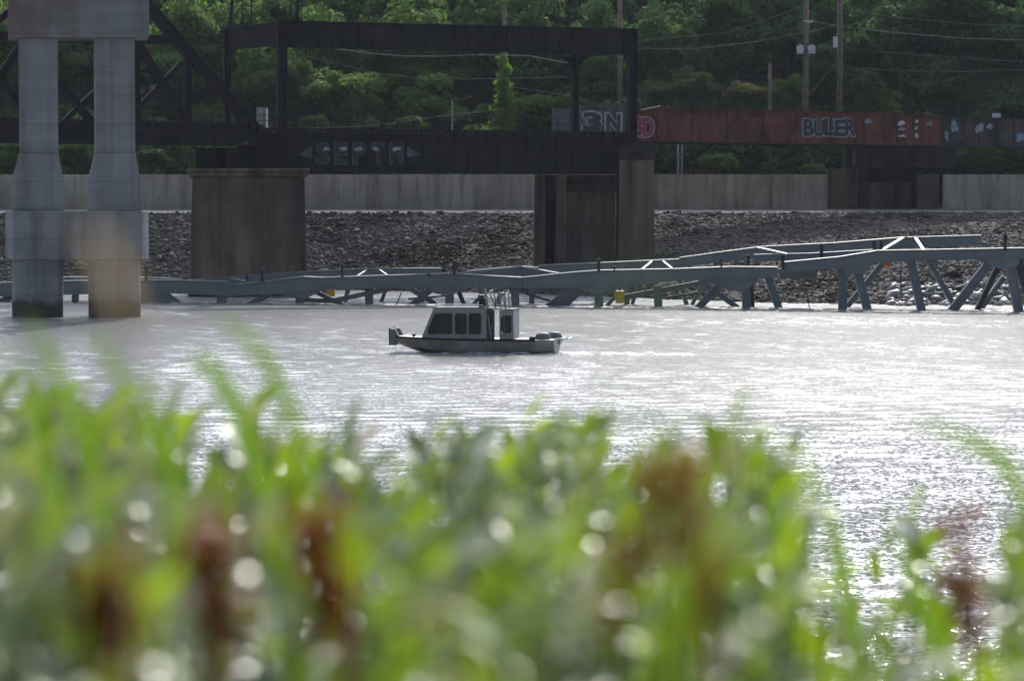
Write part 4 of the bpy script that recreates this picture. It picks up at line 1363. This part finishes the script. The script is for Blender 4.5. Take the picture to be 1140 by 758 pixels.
# washed debris on the right bank
mb = MB()
for i in range(4):
    x0 = rnd.uniform(995, 1060); y0 = rnd.uniform(318, 338)
    Y_ = 221
    a = at(x0, y0, Y_); a.z = max(.25, a.z)
    d = Vector((rnd.uniform(1.2, 2.6), rnd.uniform(-.6, .6), rnd.uniform(-.1, .5)))
    e = MB().tube([a, a + d * .5 + Vector((0, 0, .1)), a + d], .14, 7, .07).build('driftwood_log', M['driftwood'], None, smooth=True)
    tag(e, ['bleached log lying on the stones under the right truss section', 'short pale log at the waterline below the right truss', 'grey driftwood log lodged among the pale stones', 'pale branch jutting from the stones beside the right truss legs'][i], 'log', 'driftwood on the right bank')
pp = []
for i in range(130):
    px = rnd.uniform(990, 1130); Y_ = rnd.uniform(213, 226)
    x = xat(px, Y_); t = (Y_ - shore(x)) / (CREST_Y - shore(x))
    pp.append((x, Y_, max(0, ZC * t) + .12))
pp = np.array(pp)
tag(link('washed_stones', rocks('washed_stones', pp, np.clip(rg.lognormal(-1.1, .4, len(pp)), .15, .8), M['wetrock'])), 'pale washed stones at the waterline behind the right truss legs', 'stones', kind='stuff')


# ------------------------------------------------------------------ poles and wires
def pole(px, py_top, Y, r, label, lean=0.0, mat='wood', group='utility poles on the far bank'):
    gz = hill_z(xat(px, Y), Y)
    e = empty('utility_pole', (xat(px, Y), Y, gz), label, 'pole', group)
    top = at(px + lean, py_top, Y)
    MB().tube([(xat(px, Y), Y, gz - .3), tuple((Vector((xat(px, Y), Y, gz)) + top) / 2), tuple(top)], r, 10, r * .72).build('pole', M[mat], e, smooth=True)
    return e


e = pole(896, -12, 297, .36, 'tall wooden pole carrying two transformers', 1.5)
for px in (891, 903.5):
    Y_ = 296.3; k = Y_ / F
    mb = MB().tube([at(px, 60, Y_), at(px, 51, Y_)], 4.1 * k, 14); mb.tube([at(px, 51, Y_), at(px, 49.3, Y_)], 1.0 * k, 8)
    mb.build('transformer', M['galv'], e)
MB().box(xat(889, 296.6), xat(907, 296.6), 296.5, 296.75, zat(57.5, 296.6), zat(56, 296.6)).build('crossarm', M['wood'], e)
MB().box(xat(894, 296.6), xat(904, 296.6), 296.45, 296.6, zat(25, 296.6), zat(23, 296.6)).build('insulator', M['galv'], e)
e = pole(934, -12, 298, .36, 'tall wooden pole right of the transformer pole, with one can and a brace', 1)
mb = MB().tube([at(930, 53, 297.4), at(930, 41, 297.4)], .24, 12); mb.build('transformer', M['galv'], e)
MB().tube([at(932.5, 68, 297.6), at(902, 104, 297.6), at(886, 124, 297.6)], .07, 8).build('brace', M['wood'], e)
pole(857, 71, 296, .24, 'short weathered pole with no fittings left of the tall poles')
e = pole(560.5, 6, 300, .27, 'wooden pole wrapped in bright climbing vines', 1)
vn = MB()
g = random.Random(4)
for i in range(1050):
    f_ = g.random() ** .8
    py = 60 + f_ * 90
    hw = (4 + 9 * f_) * (.75 + .6 * mnoise.noise(Vector((py * .12, 0, 0)))) + 1.5
    Y_ = 299.6 + g.uniform(-1, 1)
    c = at(560.5 + 5 * mnoise.noise(Vector((py * .07, 4, 0))) + g.gauss(0, .55) * hw, py, Y_)
    a = g.uniform(0, 6.28); s = g.uniform(.12, .30)
    u_ = Vector((math.cos(a), g.uniform(-.5, .5), math.sin(a))) * s; w_ = Vector((-math.sin(a), g.uniform(-.6, .6), math.cos(a))) * s * .7
    vn.add([c - u_, c - w_, c + u_, c + w_], [(0, 1, 2, 3)])
vn.build('vine', M['leaf_mid'], e)
pole(503.5, 111, 292, .12, 'slim pale post standing above the bridge deck between the trees', 0, 'concrete')
pole(755, 158, 289, .14, 'slim pale post under the red girder, left of its twin', 0, 'concrete')
pole(759, 157, 289, .12, 'slim pale post under the red girder, right of its twin', 0, 'concrete')
pole(690, -8, 304, .3, 'dark pole rising behind the right end of the overhead girder', 0)
# pale block beyond the tracks
blk = MB().box(xat(286, 262), xat(297, 262), 262, 264, hill_z(0, 262) - 3, zat(120, 262)).build('relay_cabinet', M['concrete'], bevel=.05)
tag(blk, 'pale grey cabinet beyond the deck behind the left gantry post', 'cabinet')

WIRES = [([(640, 55), (705, 46), (810, 37), (860, 20), (898, 5)], .035, 'thin wire climbing to the top of the transformer pole'),
         ([(640, 56), (705, 54.5), (770, 55), (840, 47), (898, 36), (936, 27)], .045, 'wire sagging from the gantry to the two tall poles'),
         ([(898, 23), (935, 30), (1000, 37), (1070, 43), (1170, 46)], .05, 'bright wire running right from the transformer pole'),
         ([(300, 34), (375, 55), (415, 60), (449, 63), (490, 63), (530, 61.5), (589, 62.5), (640, 72)], .07, 'thick pale cable sagging below the overhead girder'),
         ([(330, 60), (415, 81), (470, 87.5), (545, 88), (640, 86)], .03, 'thin wire crossing the trees below the thick cable'),
         ([(560, 96), (590, 100), (640, 108)], .035, 'short wire right of the vine covered pole'),
         ([(936, 55), (1010, 60), (1085, 66), (1160, 70)], .03, 'faint wire across the dark trees right of the tall poles'),
         ([(936, 75), (1000, 79), (1075, 80), (1160, 77)], .03, 'lowest faint wire right of the tall poles'),
         ([(936, 10), (1000, 20), (1080, 27), (1170, 30)], .03, 'topmost faint wire right of the tall poles'),
         ([(180, 60), (250, 50), (300, 47)], .035, 'wire seen through the left portal of the gantry'),
         ([(340, 143), (400, 141), (450, 136), (500, 128), (560, 122)], .04, 'low cable sagging behind the bridge handrail')]
for pts, r, lab in WIRES:
    P_ = [at(x, y, 295.6 if lab[0] != 'l' or 'low' not in lab else 288) for x, y in pts]
    o = MB().tube(P_, r * .62, 6).build('overhead_wire', M['wire'], smooth=True)
    tag(o, lab, 'wire', 'overhead wires')

# ------------------------------------------------------------------ boat
bY = 141.0
boat = empty('patrol_boat', (xat(437.5, bY), bY + .5, 0), 'grey aluminium work boat with a windowed cabin crossing the river', 'boat')
boat['local'] = 1
boat.rotation_euler.z = R(-8)
boat.scale.x = 1.01


def bl(mb, name, mat, parent=boat, **k):
    return mb.build(name, M[mat], parent, **k)


# hull loft: x, half beam, keel z, deck z
SEC = [(.25, .72, .42, .80), (.6, .9, .26, .79), (1.1, 1.05, .08, .77), (1.9, 1.18, -.10, .74), (3.0, 1.25, -.22, .71), (5.0, 1.26, -.25, .69), (7.2, 1.25, -.22, .69), (8.12, 1.24, -.2, .69)]
mb = MB()
rows = []
for x, hb, kz, dz in SEC:
    ch = kz + (dz - kz) * .34
    rows.append([(x, -hb, dz), (x, -hb * .985, dz - .16), (x, -hb * .86, ch), (x, 0, kz), (x, hb * .86, ch), (x, hb * .985, dz - .16), (x, hb, dz)])
vsb = [p for r_ in rows for p in r_]
fsb = []
for i in range(len(rows) - 1):
    for k in range(6):
        fsb.append((i * 7 + k, i * 7 + k + 1, (i + 1) * 7 + k + 1, (i + 1) * 7 + k))
    fsb.append((i * 7, (i + 1) * 7, (i + 1) * 7 + 6, i * 7 + 6))
fsb.append(tuple(range(7))); fsb.append(tuple((len(rows) - 1) * 7 + k for k in range(7)))
mb.add(vsb, fsb)
bl(mb, 'hull', 'hull')
mb = MB()
for sy in (-1, 1):
    for (x0, h0, k0, d0), (x1, h1, k1, d1) in zip(SEC, SEC[1:]):
        if x1 > 7.3: break
        mb.bar((x0, sy * (h0 + .02), d0 - .03), (x1, sy * (h1 + .02), d1 - .03), .11, .09)
mb.bar((.22, -.72, .77), (.22, .72, .77), .12, .1, Vector((1, 0, 0)))
bl(mb, 'rub_rail', 'rubber')
for sy in (-.62, .62):
    mb = MB().prism([(-.05, sy - .14, .36), (.26, sy - .14, .36), (.26, sy - .14, .78), (.40, sy - .14, .78), (.22, sy - .14, 1.16), (-.03, sy - .14, 1.18)], (0, .28, 0))
    k_ = bl(mb, 'push_knee', 'cowl')
    bl(MB().box(-.09, -.052, sy - .16, sy + .16, .36, 1.22), 'rubber_pad', 'rubber', k_)
mb = MB().box(.95, 1.1, -.1, .1, .76, .9); mb.tube([(1.02, -.2, .88), (1.02, .2, .88)], .04, 8)
bl(mb, 'bow_cleat', 'rubber')

# cabin: sill, header, pillars, windows, roof
CB = 1.02                      # half width of the cabin
zs0, zs1, zh0, zh1 = .7, .95, 1.96, 2.2


def xf(z): return 1.55 + (z - .7) / 1.5 * .62        # raked front


cab = bl(MB().prism([(xf(zs0), -CB, zs0), (xf(zs1), -CB, zs1), (4.78, -CB, zs1), (4.78, -CB, zs0)], (0, .05, 0)), 'cabin', 'boat')
mb = MB()
mb.prism([(xf(zs0), CB - .05, zs0), (xf(zs1), CB - .05, zs1), (4.78, CB - .05, zs1), (4.78, CB - .05, zs0)], (0, .05, 0))
for sy in (-CB, CB - .05):
    mb.prism([(xf(zh0), sy, zh0), (xf(zh1), sy, zh1), (4.78, sy, zh1), (4.78, sy, zh0)], (0, .05, 0))
    mb.prism([(xf(zs1), sy, zs1 + .001), (xf(zh0), sy, zh0 - .001), (xf(zh0) + .16, sy, zh0 - .001), (xf(zs1) + .2, sy, zs1 + .001)], (0, .05, 0))
    for x0, x1 in ((3.09, 3.25), (3.79, 3.93), (4.50, 4.78)):
        mb.box(x0, x1, sy, sy + .05, zs1 + .001, zh0 - .001)
# front panel sill and pillars
for y0, y1 in ((-CB + .055, -CB + .16), (-.06, .06), (CB - .16, CB - .055)):
    mb.hexa([(xf(zs0), y0, zs0), (xf(zs0) + .05, y0, zs0), (xf(zs0) + .05, y1, zs0), (xf(zs0), y1, zs0), (xf(zh1), y0, zh1), (xf(zh1) + .05, y0, zh1), (xf(zh1) + .05, y1, zh1), (xf(zh1), y1, zh1)])
mb.hexa([(xf(zs0) + .005, -.95, zs0), (xf(zs0) + .05, -.95, zs0), (xf(zs0) + .05, .95, zs0), (xf(zs0) + .005, .95, zs0),
         (xf(1.2) + .005, -.95, 1.2), (xf(1.2) + .05, -.95, 1.2), (xf(1.2) + .05, .95, 1.2), (xf(1.2) + .005, .95, 1.2)])
bl(mb, 'cabin_frame', 'boat')
# aft pillar box with its own window, rear bulkhead
for sy in (-CB, CB - .05):
    mb = MB()
    mb.box(5.42, 6.12, sy, sy + .05, zs0, 1.02); mb.box(5.42, 6.12, sy, sy + .05, 1.86, 2.12)
    mb.box(5.42, 5.52, sy, sy + .05, 1.021, 1.859); mb.box(6.0, 6.12, sy, sy + .05, 1.021, 1.859)
    bl(mb, 'aft_panel', 'boat')
bl(MB().box(6.07, 6.118, -CB + .055, CB - .055, zs0, 2.1), 'rear_bulkhead', 'boat')
mb = MB().prism([(xf(zh1) - .08, -CB - .06, zh1 + .002), (4.8, -CB - .06, zh1 + .002), (4.8, -CB - .06, zh1 + .05), (xf(zh1) - .06, -CB - .06, zh1 + .05)], (0, 2 * CB + .12, 0))
mb.prism([(4.8, -CB - .05, zh1 - .03), (6.16, -CB - .05, 2.122), (6.16, -CB - .05, 2.17), (4.8, -CB - .05, zh1 + .03)], (0, 2 * CB + .1, 0))
bl(mb, 'roof', 'roofgrey')


def ring(mb, poly, y, w, d):
    n = len(poly)
    for i in range(n):
        a, c = Vector((poly[i][0], y, poly[i][1])), Vector((poly[(i + 1) % n][0], y, poly[(i + 1) % n][1]))
        mb.bar(a, c, w, d)


wins = [[(xf(zs1) + .22, zs1 + .03), (3.07, zs1 + .03), (3.07, zh0 - .03), (xf(zh0) + .19, zh0 - .03)],
        [(3.27, zs1 + .03), (3.77, zs1 + .03), (3.77, zh0 - .03), (3.27, zh0 - .03)],
        [(3.95, zs1 + .03), (4.48, zs1 + .03), (4.48, zh0 - .03), (3.95, zh0 - .03)],
        [(5.54, 1.05), (5.98, 1.05), (5.98, 1.83), (5.54, 1.83)]]


def rounded(poly, r=.09):
    out = []
    n = len(poly)
    for i in range(n):
        p = Vector(poly[i]); a = Vector(poly[i - 1]); c = Vector(poly[(i + 1) % n])
        u_, w_ = (a - p).normalized() * r, (c - p).normalized() * r
        out += [tuple(p + u_), tuple(p + u_ * .35 + w_ * .35), tuple(p + w_)]
    return out


for sy, s in ((-CB, -1), (CB, 1)):
    for wdw in wins:
        rp = rounded(wdw)
        mb = MB(); ring(mb, rp, sy + s * .012, .07, .05)
        wo = bl(mb, 'window', 'rubber')
        bl(MB().prism([(x, sy - s * .03, z) for x, z in rp], (0, .008, 0)), 'pane', 'glass', wo)
for y0, y1 in ((-CB + .17, -.07), (.07, CB - .17)):
    p = [(xf(1.22) + .03, y0, 1.22), (xf(1.22) + .03, y1, 1.22), (xf(2.12) + .03, y1, 2.12), (xf(2.12) + .03, y0, 2.12)]
    bl(MB().prism(p, (.01, 0, 0)), 'windscreen', 'glass')
# doorway: dark sliding door half open
mb = MB(); mb.box(4.80, 4.85, -CB + .01, -CB + .05, zs0, 2.13); mb.box(5.12, 5.18, -CB + .01, -CB + .05, zs0, 2.13); mb.box(4.851, 5.119, -CB + .01, -CB + .05, zs0, 1.0); mb.box(4.851, 5.119, -CB + .01, -CB + .05, 1.95, 2.13)
dr = bl(mb, 'door', 'interior')
bl(MB().box(4.851, 5.119, -CB + .02, -CB + .035, 1.001, 1.949), 'pane', 'glass', dr)
# inside: seats and console
mb = MB(); mb.box(2.5, 3.0, -.85, .5, .7, 1.3); mb.box(2.4, 2.85, -.85, .5, 1.301, 1.55)
bl(mb, 'console', 'interior')
for y in (-.5, .5):
    mb = MB(); mb.box(3.35, 3.8, y - .22, y + .22, 1.02, 1.14); mb.box(3.78, 3.9, y - .22, y + .22, 1.141, 1.75); mb.box(3.5, 3.62, y - .06, y + .06, .7, 1.02)
    bl(mb, 'seat', 'interior', bevel=.03)
# roof rail, radar, mast and ladder
for sy in (-.9, .9):
    mb = MB()
    mb.tube([(2.25, sy, 2.36), (4.6, sy, 2.36)], .018, 6)
    for x in (2.25, 2.8, 3.4, 4.0, 4.6): mb.tube([(x, sy, 2.25), (x, sy, 2.36)], .016, 6)
    bl(mb, 'roof_rail', 'galv')
mb = MB().box(4.28, 4.62, -.25, .1, 2.25, 2.72)
mb.tube([(4.42, -.08, 2.72), (4.42, -.08, 2.86)], .09, 10); mb.tube([(4.3, -.3, 2.8), (4.5, .2, 2.8)], .07, 8)
bl(mb, 'radar', 'rubber', bevel=.03)
mb = MB()
for sy in (-.95, -.6):
    mb.tube([(4.68, sy, 3.2), (4.82, sy, 2.2), (5.02, sy - .12, .75)], .035, 8)
for i in range(7):
    z = .95 + i * .33; x = 4.68 + (3.2 - z) / 2.45 * .34
    mb.tube([(x, -1.05 if z < 2.1 else -.95, z), (x, -.68 if z < 2.1 else -.6, z)], .022, 6)
bl(mb, 'ladder', 'boat')
mb = MB()
for sy in (-.6, .6):
    mb.tube([(4.86, sy, 3.05), (5.12, sy, 2.3), (5.2, sy, 2.2)], .03, 8)
    mb.tube([(5.38, sy, 3.05), (5.46, sy, 2.18)], .035, 8)
    mb.tube([(5.62, sy, 2.98), (5.70, sy, 2.16)], .035, 8)
for z in (2.55, 2.95): mb.tube([(5.42, -.6, z), (5.42, .6, z)], .025, 6); mb.tube([(5.66, -.6, z), (5.66, .6, z)], .025, 6)
mb.tube([(4.86, -.6, 3.05), (4.86, .6, 3.05)], .025, 6)
bl(mb, 'mast_frame', 'boat')
bl(MB().tube([(5.05, .2, 2.25), (5.05, .2, 2.5), (5.05, .2, 2.6)], .07, 10, .03), 'light', 'cowl')


# outboards
def lathe(mb, cx, cy, prof, n=16, sx=1, sy=1):
    b0 = len(mb.v)
    for r_, z in prof:
        for k in range(n):
            mb.v.append((cx + math.cos(6.2832 * k / n) * r_ * sx, cy + math.sin(6.2832 * k / n) * r_ * sy, z))
    for i in range(len(prof) - 1):
        for k in range(n):
            mb.f.append((b0 + i * n + k, b0 + i * n + (k + 1) % n, b0 + (i + 1) * n + (k + 1) % n, b0 + (i + 1) * n + k)); mb.m.append(0)
    mb.f.append(tuple(b0 + (len(prof) - 1) * n + k for k in range(n))); mb.m.append(0)
    return mb


for cx, y in ((7.5, -.55), (7.92, .55)):
    mb = lathe(MB(), cx, y, [(.22, .35), (.3, .5), (.36, .68), (.38, .8), (.35, .92), (.24, 1.0), (.08, 1.02)], 18, 1.0, .75)
    ob = bl(mb, 'outboard_motor', 'cowl', smooth=True)
    bl(MB().prism([(cx - .12, y - .07, .36), (cx + .18, y - .07, .36), (cx + .12, y - .07, -.7), (cx - .05, y - .07, -.7)], (0, .14, 0)), 'leg', 'rubber', ob)
mb = MB()
mb.tube([(8.1, -.9, .72), (8.75, -.9, .74)], .03, 8); mb.tube([(8.1, -.9, .36), (8.35, -.9, .4), (8.55, -.9, .73)], .03, 8)
mb.tube([(8.1, .9, .72), (8.75, .9, .74)], .03, 8); mb.tube([(8.75, -.9, .74), (8.75, .9, .74)], .03, 8); mb.tube([(8.45, -.9, .735), (8.45, .9, .735)], .03, 8)
bl(mb, 'swim_platform', 'galv')
bl(MB().box(6.9, 7.2, -1.2, -1.05, .69, .84), 'stern_cleat', 'rubber')

# foam thrown by the bow and the propeller
def foam_strip(name, pts, label):
    vs_, fs_ = [], []
    g = random.Random(len(pts))
    for i, (x, y, w) in enumerate(pts):
        for s in (-1, 0, 1):
            vs_.append((x + g.uniform(-.1, .1), y + s * w, .015 + (.10 if s == 0 else 0) * g.uniform(.4, 1)))
    for i in range(len(pts) - 1):
        for k in (0, 1): fs_.append((i * 3 + k, (i + 1) * 3 + k, (i + 1) * 3 + k + 1, i * 3 + k + 1))
    o = link(name, np_mesh(name, np.array(vs_), np.array(fs_), [M['foam_mix']], smooth=True))
    tag(o, label, 'foam', kind='stuff')


m, nt, b = new_mat('churned_foam')
b.inputs['Base Color'].default_value = (.72, .72, .74, 1); b.inputs['Roughness'].default_value = .5
al = ramp(nt, mapped_noise(nt, 2.2, (.5, 1.4, 1), detail=8, rough=.75), [(.46, (0, 0, 0)), (.64, (.9, .9, .9))])
nt.links.new(al, b.inputs['Alpha'])
M['foam_mix'] = m
bx0, by0 = boat.location.x, boat.location.y
foam_strip('wake_foam', [(bx0 - .7 + i * .36, by0 - 1.45 - i * .05, .2 + .22 * math.sin(i * .9) ** 2) for i in range(25)], 'white water thrown along the side of the boat')
foam_strip('wake_foam', [(bx0 + 8.2 + i * .5, by0 - 1.9 - .08 * i, .5 + .06 * i) for i in range(14)], 'churned white wake trailing behind the boat')
foam_strip('wreck_foam', [(xat(170, 222) + i * 1.0, nearY(170 + i * 14.5) - .2 + .4 * math.sin(i * 2.1), .5 + .3 * math.sin(i * 1.3) ** 2) for i in range(70)], 'white water breaking against the legs of the fallen truss')

# ------------------------------------------------------------------ foreground weeds
PROF = [(-60, 405), (40, 425), (130, 450), (240, 470), (330, 470), (380, 490), (440, 505), (500, 480), (540, 462), (610, 468), (660, 500), (700, 492), (735, 478), (780, 500), (830, 482), (885, 478), (905, 560), (940, 640), (985, 600), (1020, 560), (1050, 620), (1090, 590), (1140, 560), (1200, 560)]
LV = {'v': [], 'f': [], 'm': []}
gw = random.Random(34)


def leaf(store, base, d, length, width, droop, mat, n=4, fold=.25, tw=0.0):
    """a leaf as a folded, drooping strip"""
    d = Vector(d).normalized()
    side = d.cross(Vector((0, 0, 1)))
    if side.length < .05: side = Vector((1, 0, 0))
    side.normalize()
    side = (Matrix.Rotation(tw, 3, d) @ side)
    p = Vector(base); b0 = len(store['v'])
    dd = d.copy()
    for i in range(n + 1):
        t = i / n
        w = width * .5 * math.sin(math.pi * min(1, .12 + .88 * t)) ** .8 if t < 1 else width * .02
        up = side.cross(dd).normalized()
        store['v'] += [tuple(p - side * w + up * (w * fold)), tuple(p), tuple(p + side * w + up * (w * fold))]
        p = p + dd * (length / n)
        dd = (dd + Vector((0, 0, -droop / n))).normalized()
    for i in range(n):
        for k in (0, 1):
            a = b0 + i * 3 + k
            store['f'].append((a, a + 1, a + 4, a + 3)); store['m'].append(mat)


def stalk(store, p0, p1, r, mat):
    p0, p1 = Vector(p0), Vector(p1)
    b0 = len(store['v'])
    for p, rr in ((p0, r), (p1, r * .5)):
        for k in range(5):
            an = k * 1.2566
            store['v'].append((p.x + math.cos(an) * rr, p.y + math.sin(an) * rr, p.z))
    for k in range(5):
        store['f'].append((b0 + k, b0 + (k + 1) % 5, b0 + 5 + (k + 1) % 5, b0 + 5 + k)); store['m'].append(mat)


MATS = ['weed_bright', 'weed_green', 'weed_olive', 'weed_grey', 'weed_glint', 'rust', 'stem']
for i in range(1000):
    px = gw.uniform(-70, 1210)
    Y = 1.7 + 4.0 * gw.random() ** .8
    if 890 < px < 1125 and gw.random() < .72: continue
    L0 = gw.uniform(.034, .07) * (.8 + .16 * Y)
    top = lerp_tab(px, PROF) - 14 + 55 * mnoise.noise(Vector((px * .019, 7, 0))) + 26 * mnoise.noise(Vector((px * .055, 3, 0))) + gw.expovariate(1 / 55.0) + L0 * .62 * F / Y + max(0, 4.2 - Y) * 62
    P_ = at(px, top, Y)
    gz = 5.1 if Y < 3.5 else 4.8
    lean = gw.uniform(-.10, .10)
    root = Vector((P_.x - lean, Y + gw.uniform(-.1, .1), gz))
    stalk(LV, root, P_, .004, 6)
    # mixture of kinds drifts across the picture
    u = mnoise.noise(Vector((px * .006, Y * .8, 3)))
    if px < 330: kinds = [0, 0, 1, 2, 2, 3]
    elif px < 620: kinds = [0, 0, 1, 1, 3, 2]
    else: kinds = [0, 0, 0, 1, 1, 2]
    kd = gw.choice(kinds) if u > -.1 else gw.choice([1, 2, 3, 0, 0])
    n = gw.randint(10, 16)
    W0 = L0 * gw.uniform(.32, .65)
    for k in range(n):
        f_ = (k / n) ** 1.2 * .55
        b_ = P_.lerp(root, f_)
        a = k * 2.4 + gw.uniform(-.4, .4)
        el = gw.uniform(-.3, .8) if k > 1 else gw.uniform(.7, 1.5)
        d = (math.cos(a) * math.cos(el), math.sin(a) * math.cos(el), math.sin(el))
        mm = kd if gw.random() > .06 else gw.choice([2, 4])  # a few pale leaves stand in for glints of sun
        leaf(LV, b_, d, L0 * gw.uniform(.6, 1.25), W0 * gw.uniform(.7, 1.2), gw.uniform(.4, 1.4), mm, tw=gw.uniform(-.5, .5))
# grass blades through the mass
for i in range(60):
    px = gw.uniform(-70, 1210); Y = gw.uniform(2.5, 5.0)
    top = lerp_tab(px, PROF) + gw.uniform(0, 150)
    if 885 < px < 1120 and gw.random() < .4: continue
    P_ = at(px, top, Y)
    Lb = gw.uniform(.25, .45)
    d = Vector((gw.uniform(-.9, .6), gw.uniform(-.3, .3), 1)).normalized()
    leaf(LV, P_ - d * Lb * .85, d, Lb, gw.uniform(.008, .016), gw.uniform(.2, 1.0), gw.choice([0, 0, 1, 2]), n=7, fold=.3, tw=gw.uniform(0, 3))
wm = np_mesh('riverbank_weeds', np.array(LV['v']), np.array(LV['f']), [M[k] for k in MATS], LV['m'], smooth=True)
tag(link('riverbank_weeds', wm), 'blurred mass of leafy green weeds on the near bank', 'weeds', kind='stuff')


def blade(pts, Y, width, mat, label, name='grass_blade', cat='grass', group='tall grass blades above the weeds', prof=None):
    """one long blade drawn through photo pixels from root to tip"""
    P_ = [at(x, y, Y + dy) for x, y, dy in pts]
    # smooth
    Q = []
    for i in range(len(P_) - 1):
        p0, p1, p2, p3 = P_[max(0, i - 1)], P_[i], P_[i + 1], P_[min(len(P_) - 1, i + 2)]
        for k in range(5):
            t = k / 5
            Q.append(.5 * ((2 * p1) + (p2 - p0) * t + (2 * p0 - 5 * p1 + 4 * p2 - p3) * t * t + (3 * p1 - p0 - 3 * p2 + p3) * t ** 3))
    Q.append(P_[-1])
    mb = MB(); vs_, fs_ = [], []
    n = len(Q)
    for i, q in enumerate(Q):
        t_ = (Q[min(i + 1, n - 1)] - Q[max(i - 1, 0)]).normalized()
        s = t_.cross(Vector((0, 1, .2))).normalized()
        w = width * .5 * (min(1, (1 - i / (n - 1)) * 2.4 + .03) if prof is None else lerp_tab(i / (n - 1), prof))
        vs_ += [q - s * w + Vector((0, -.3 * w, 0)), q, q + s * w + Vector((0, -.3 * w, 0))]
    for i in range(n - 1):
        for k in (0, 1): fs_.append((i * 3 + k, i * 3 + k + 1, (i + 1) * 3 + k + 1, (i + 1) * 3 + k))
    mb.add(vs_, fs_)
    o = mb.build(name, M[mat], smooth=True)
    return tag(o, label, cat, group)


blade([(330, 900, 0), (310, 620, 0), (270, 470, 0), (228, 402, 0), (205, 418, 0)], 2.66, 0.0190, 'blade', 'arching green blade whose tip bends left in front of the water left of the boat')
blade([(380, 900, 0), (350, 560, 0), (310, 430, 0), (272, 372, 0), (235, 352, 0)], 2.80, 0.0152, 'blade', 'highest green blade below the dark pier, slanting up to the left')
blade([(230, 900, 0), (190, 560, 0), (140, 430, 0), (95, 362, 0)], 2.52, 0.0152, 'blade', 'slanting blade reaching up below the concrete pier columns')
blade([(120, 900, 0), (110, 560, 0), (70, 430, 0), (30, 350, 0)], 2.52, 0.0171, 'blade', 'blade leaning left in front of the left concrete shaft')
blade([(20, 900, 0), (60, 600, 0), (40, 470, 0), (8, 372, 0)], 2.38, 0.0152, 'blade', 'leftmost tall blade at the picture edge')
blade([(210, 900, 0), (220, 640, 0), (178, 470, 0), (158, 400, 0)], 2.80, 0.0133, 'blade', 'thin upright blade between the two slanting left blades')
blade([(1190, 900, 0), (1165, 640, 0), (1120, 520, 0), (1060, 484, 0), (1005, 462, 0)], 2.52, 0.0171, 'blade', 'single blade arching left over the glittering water')
blade([(960, 900, 0), (955, 740, 0), (930, 600, 0), (905, 520, 0)], 3.08, 0.0209, 'blade', 'broad bright blade standing at the edge of the glitter')
blade([(1080, 900, 0), (1060, 760, 0), (1020, 660, 0), (985, 560, 0)], 2.94, 0.0247, 'blade', 'broad yellow green blade in the lower right before the glitter')
blade([(860, 900, 0), (880, 700, 0), (862, 560, 0), (845, 470, 0)], 3.08, 0.0171, 'blade', 'upright blade left of the glitter')
blade([(120, 1000, 0), (150, 640, 0), (146, 385, 0), (132, 318, 0), (98, 246, 0)], 1.15, .0065, 'dry', 'blurred tan dry stalk rising in front of the right concrete column', 'dry_stalk', 'stalk', None, [(0, .15), (.5, .2), (.66, .9), (.85, 1), (1, .2)])
blade([(740, 1000, 0), (735, 560, 0), (722, 400, 0), (712, 290, 0)], .62, .0028, 'blade', 'very blurred thin blade close to the lens in front of the fallen truss')


# rust coloured dock seed stalks
def dock(px_top, py_top, px_bot, Y, label, seed):
    g = random.Random(seed)
    top, bot = at(px_top, py_top, Y), at(px_bot, 800, Y); bot.z = 5.1
    e = empty('dock_plant', (bot.x, Y, 5.1), label, 'plant', 'rust brown dock plants among the weeds')
    mid = at(px_bot, 800, Y)
    MB().tube([bot, mid, (mid + top) / 2 + Vector((.004, 0, 0)), top], .005, 7, .002).build('stem', M['rust'], e, smooth=True)
    st = {'v': [], 'f': [], 'm': []}
    for br in range(8):
        t0 = .04 + br * .085
        r0 = top.lerp(mid, t0)
        an = br * 2.4 + g.uniform(-.3, .3)
        bd = Vector((math.cos(an) * .6, math.sin(an) * .5, 1.0)).normalized() * (g.uniform(.02, .042) if br else .03)
        for i in range(32):
            f_ = g.random()
            c = r0 + bd * f_ + Vector((g.gauss(0, .003), g.gauss(0, .003), g.gauss(0, .004)))
            a = g.uniform(0, 6.28)
            leaf(st, c, (math.cos(a), math.sin(a), g.uniform(-.4, .8)), .011, .012, .5, 0, n=2)
    o = link('seed_head', np_mesh('seed_head', np.array(st['v']), np.array(st['f']), [M['rust']], smooth=True), e)
    o.location = -Vector(e.location)


dock(744, 528, 650, 1.90, 'tall rust brown seed stalk, highest of the brown stalks', 1)
dock(756, 545, 800, 2.00, 'rust brown stalk leaning right beside the highest brown stalk', 2)
dock(232, 622, 258, 1.65, 'rust brown stalk low in the left weeds', 3)
dock(345, 592, 392, 1.70, 'rust brown stalk in the weeds below and left of the boat', 4)
dock(1062, 592, 1092, 2.40, 'dark brown seed stalk standing before the glittering water', 5)
dock(112, 655, 135, 1.55, 'short dark brown stalk beside the pale leaf at lower left', 6)
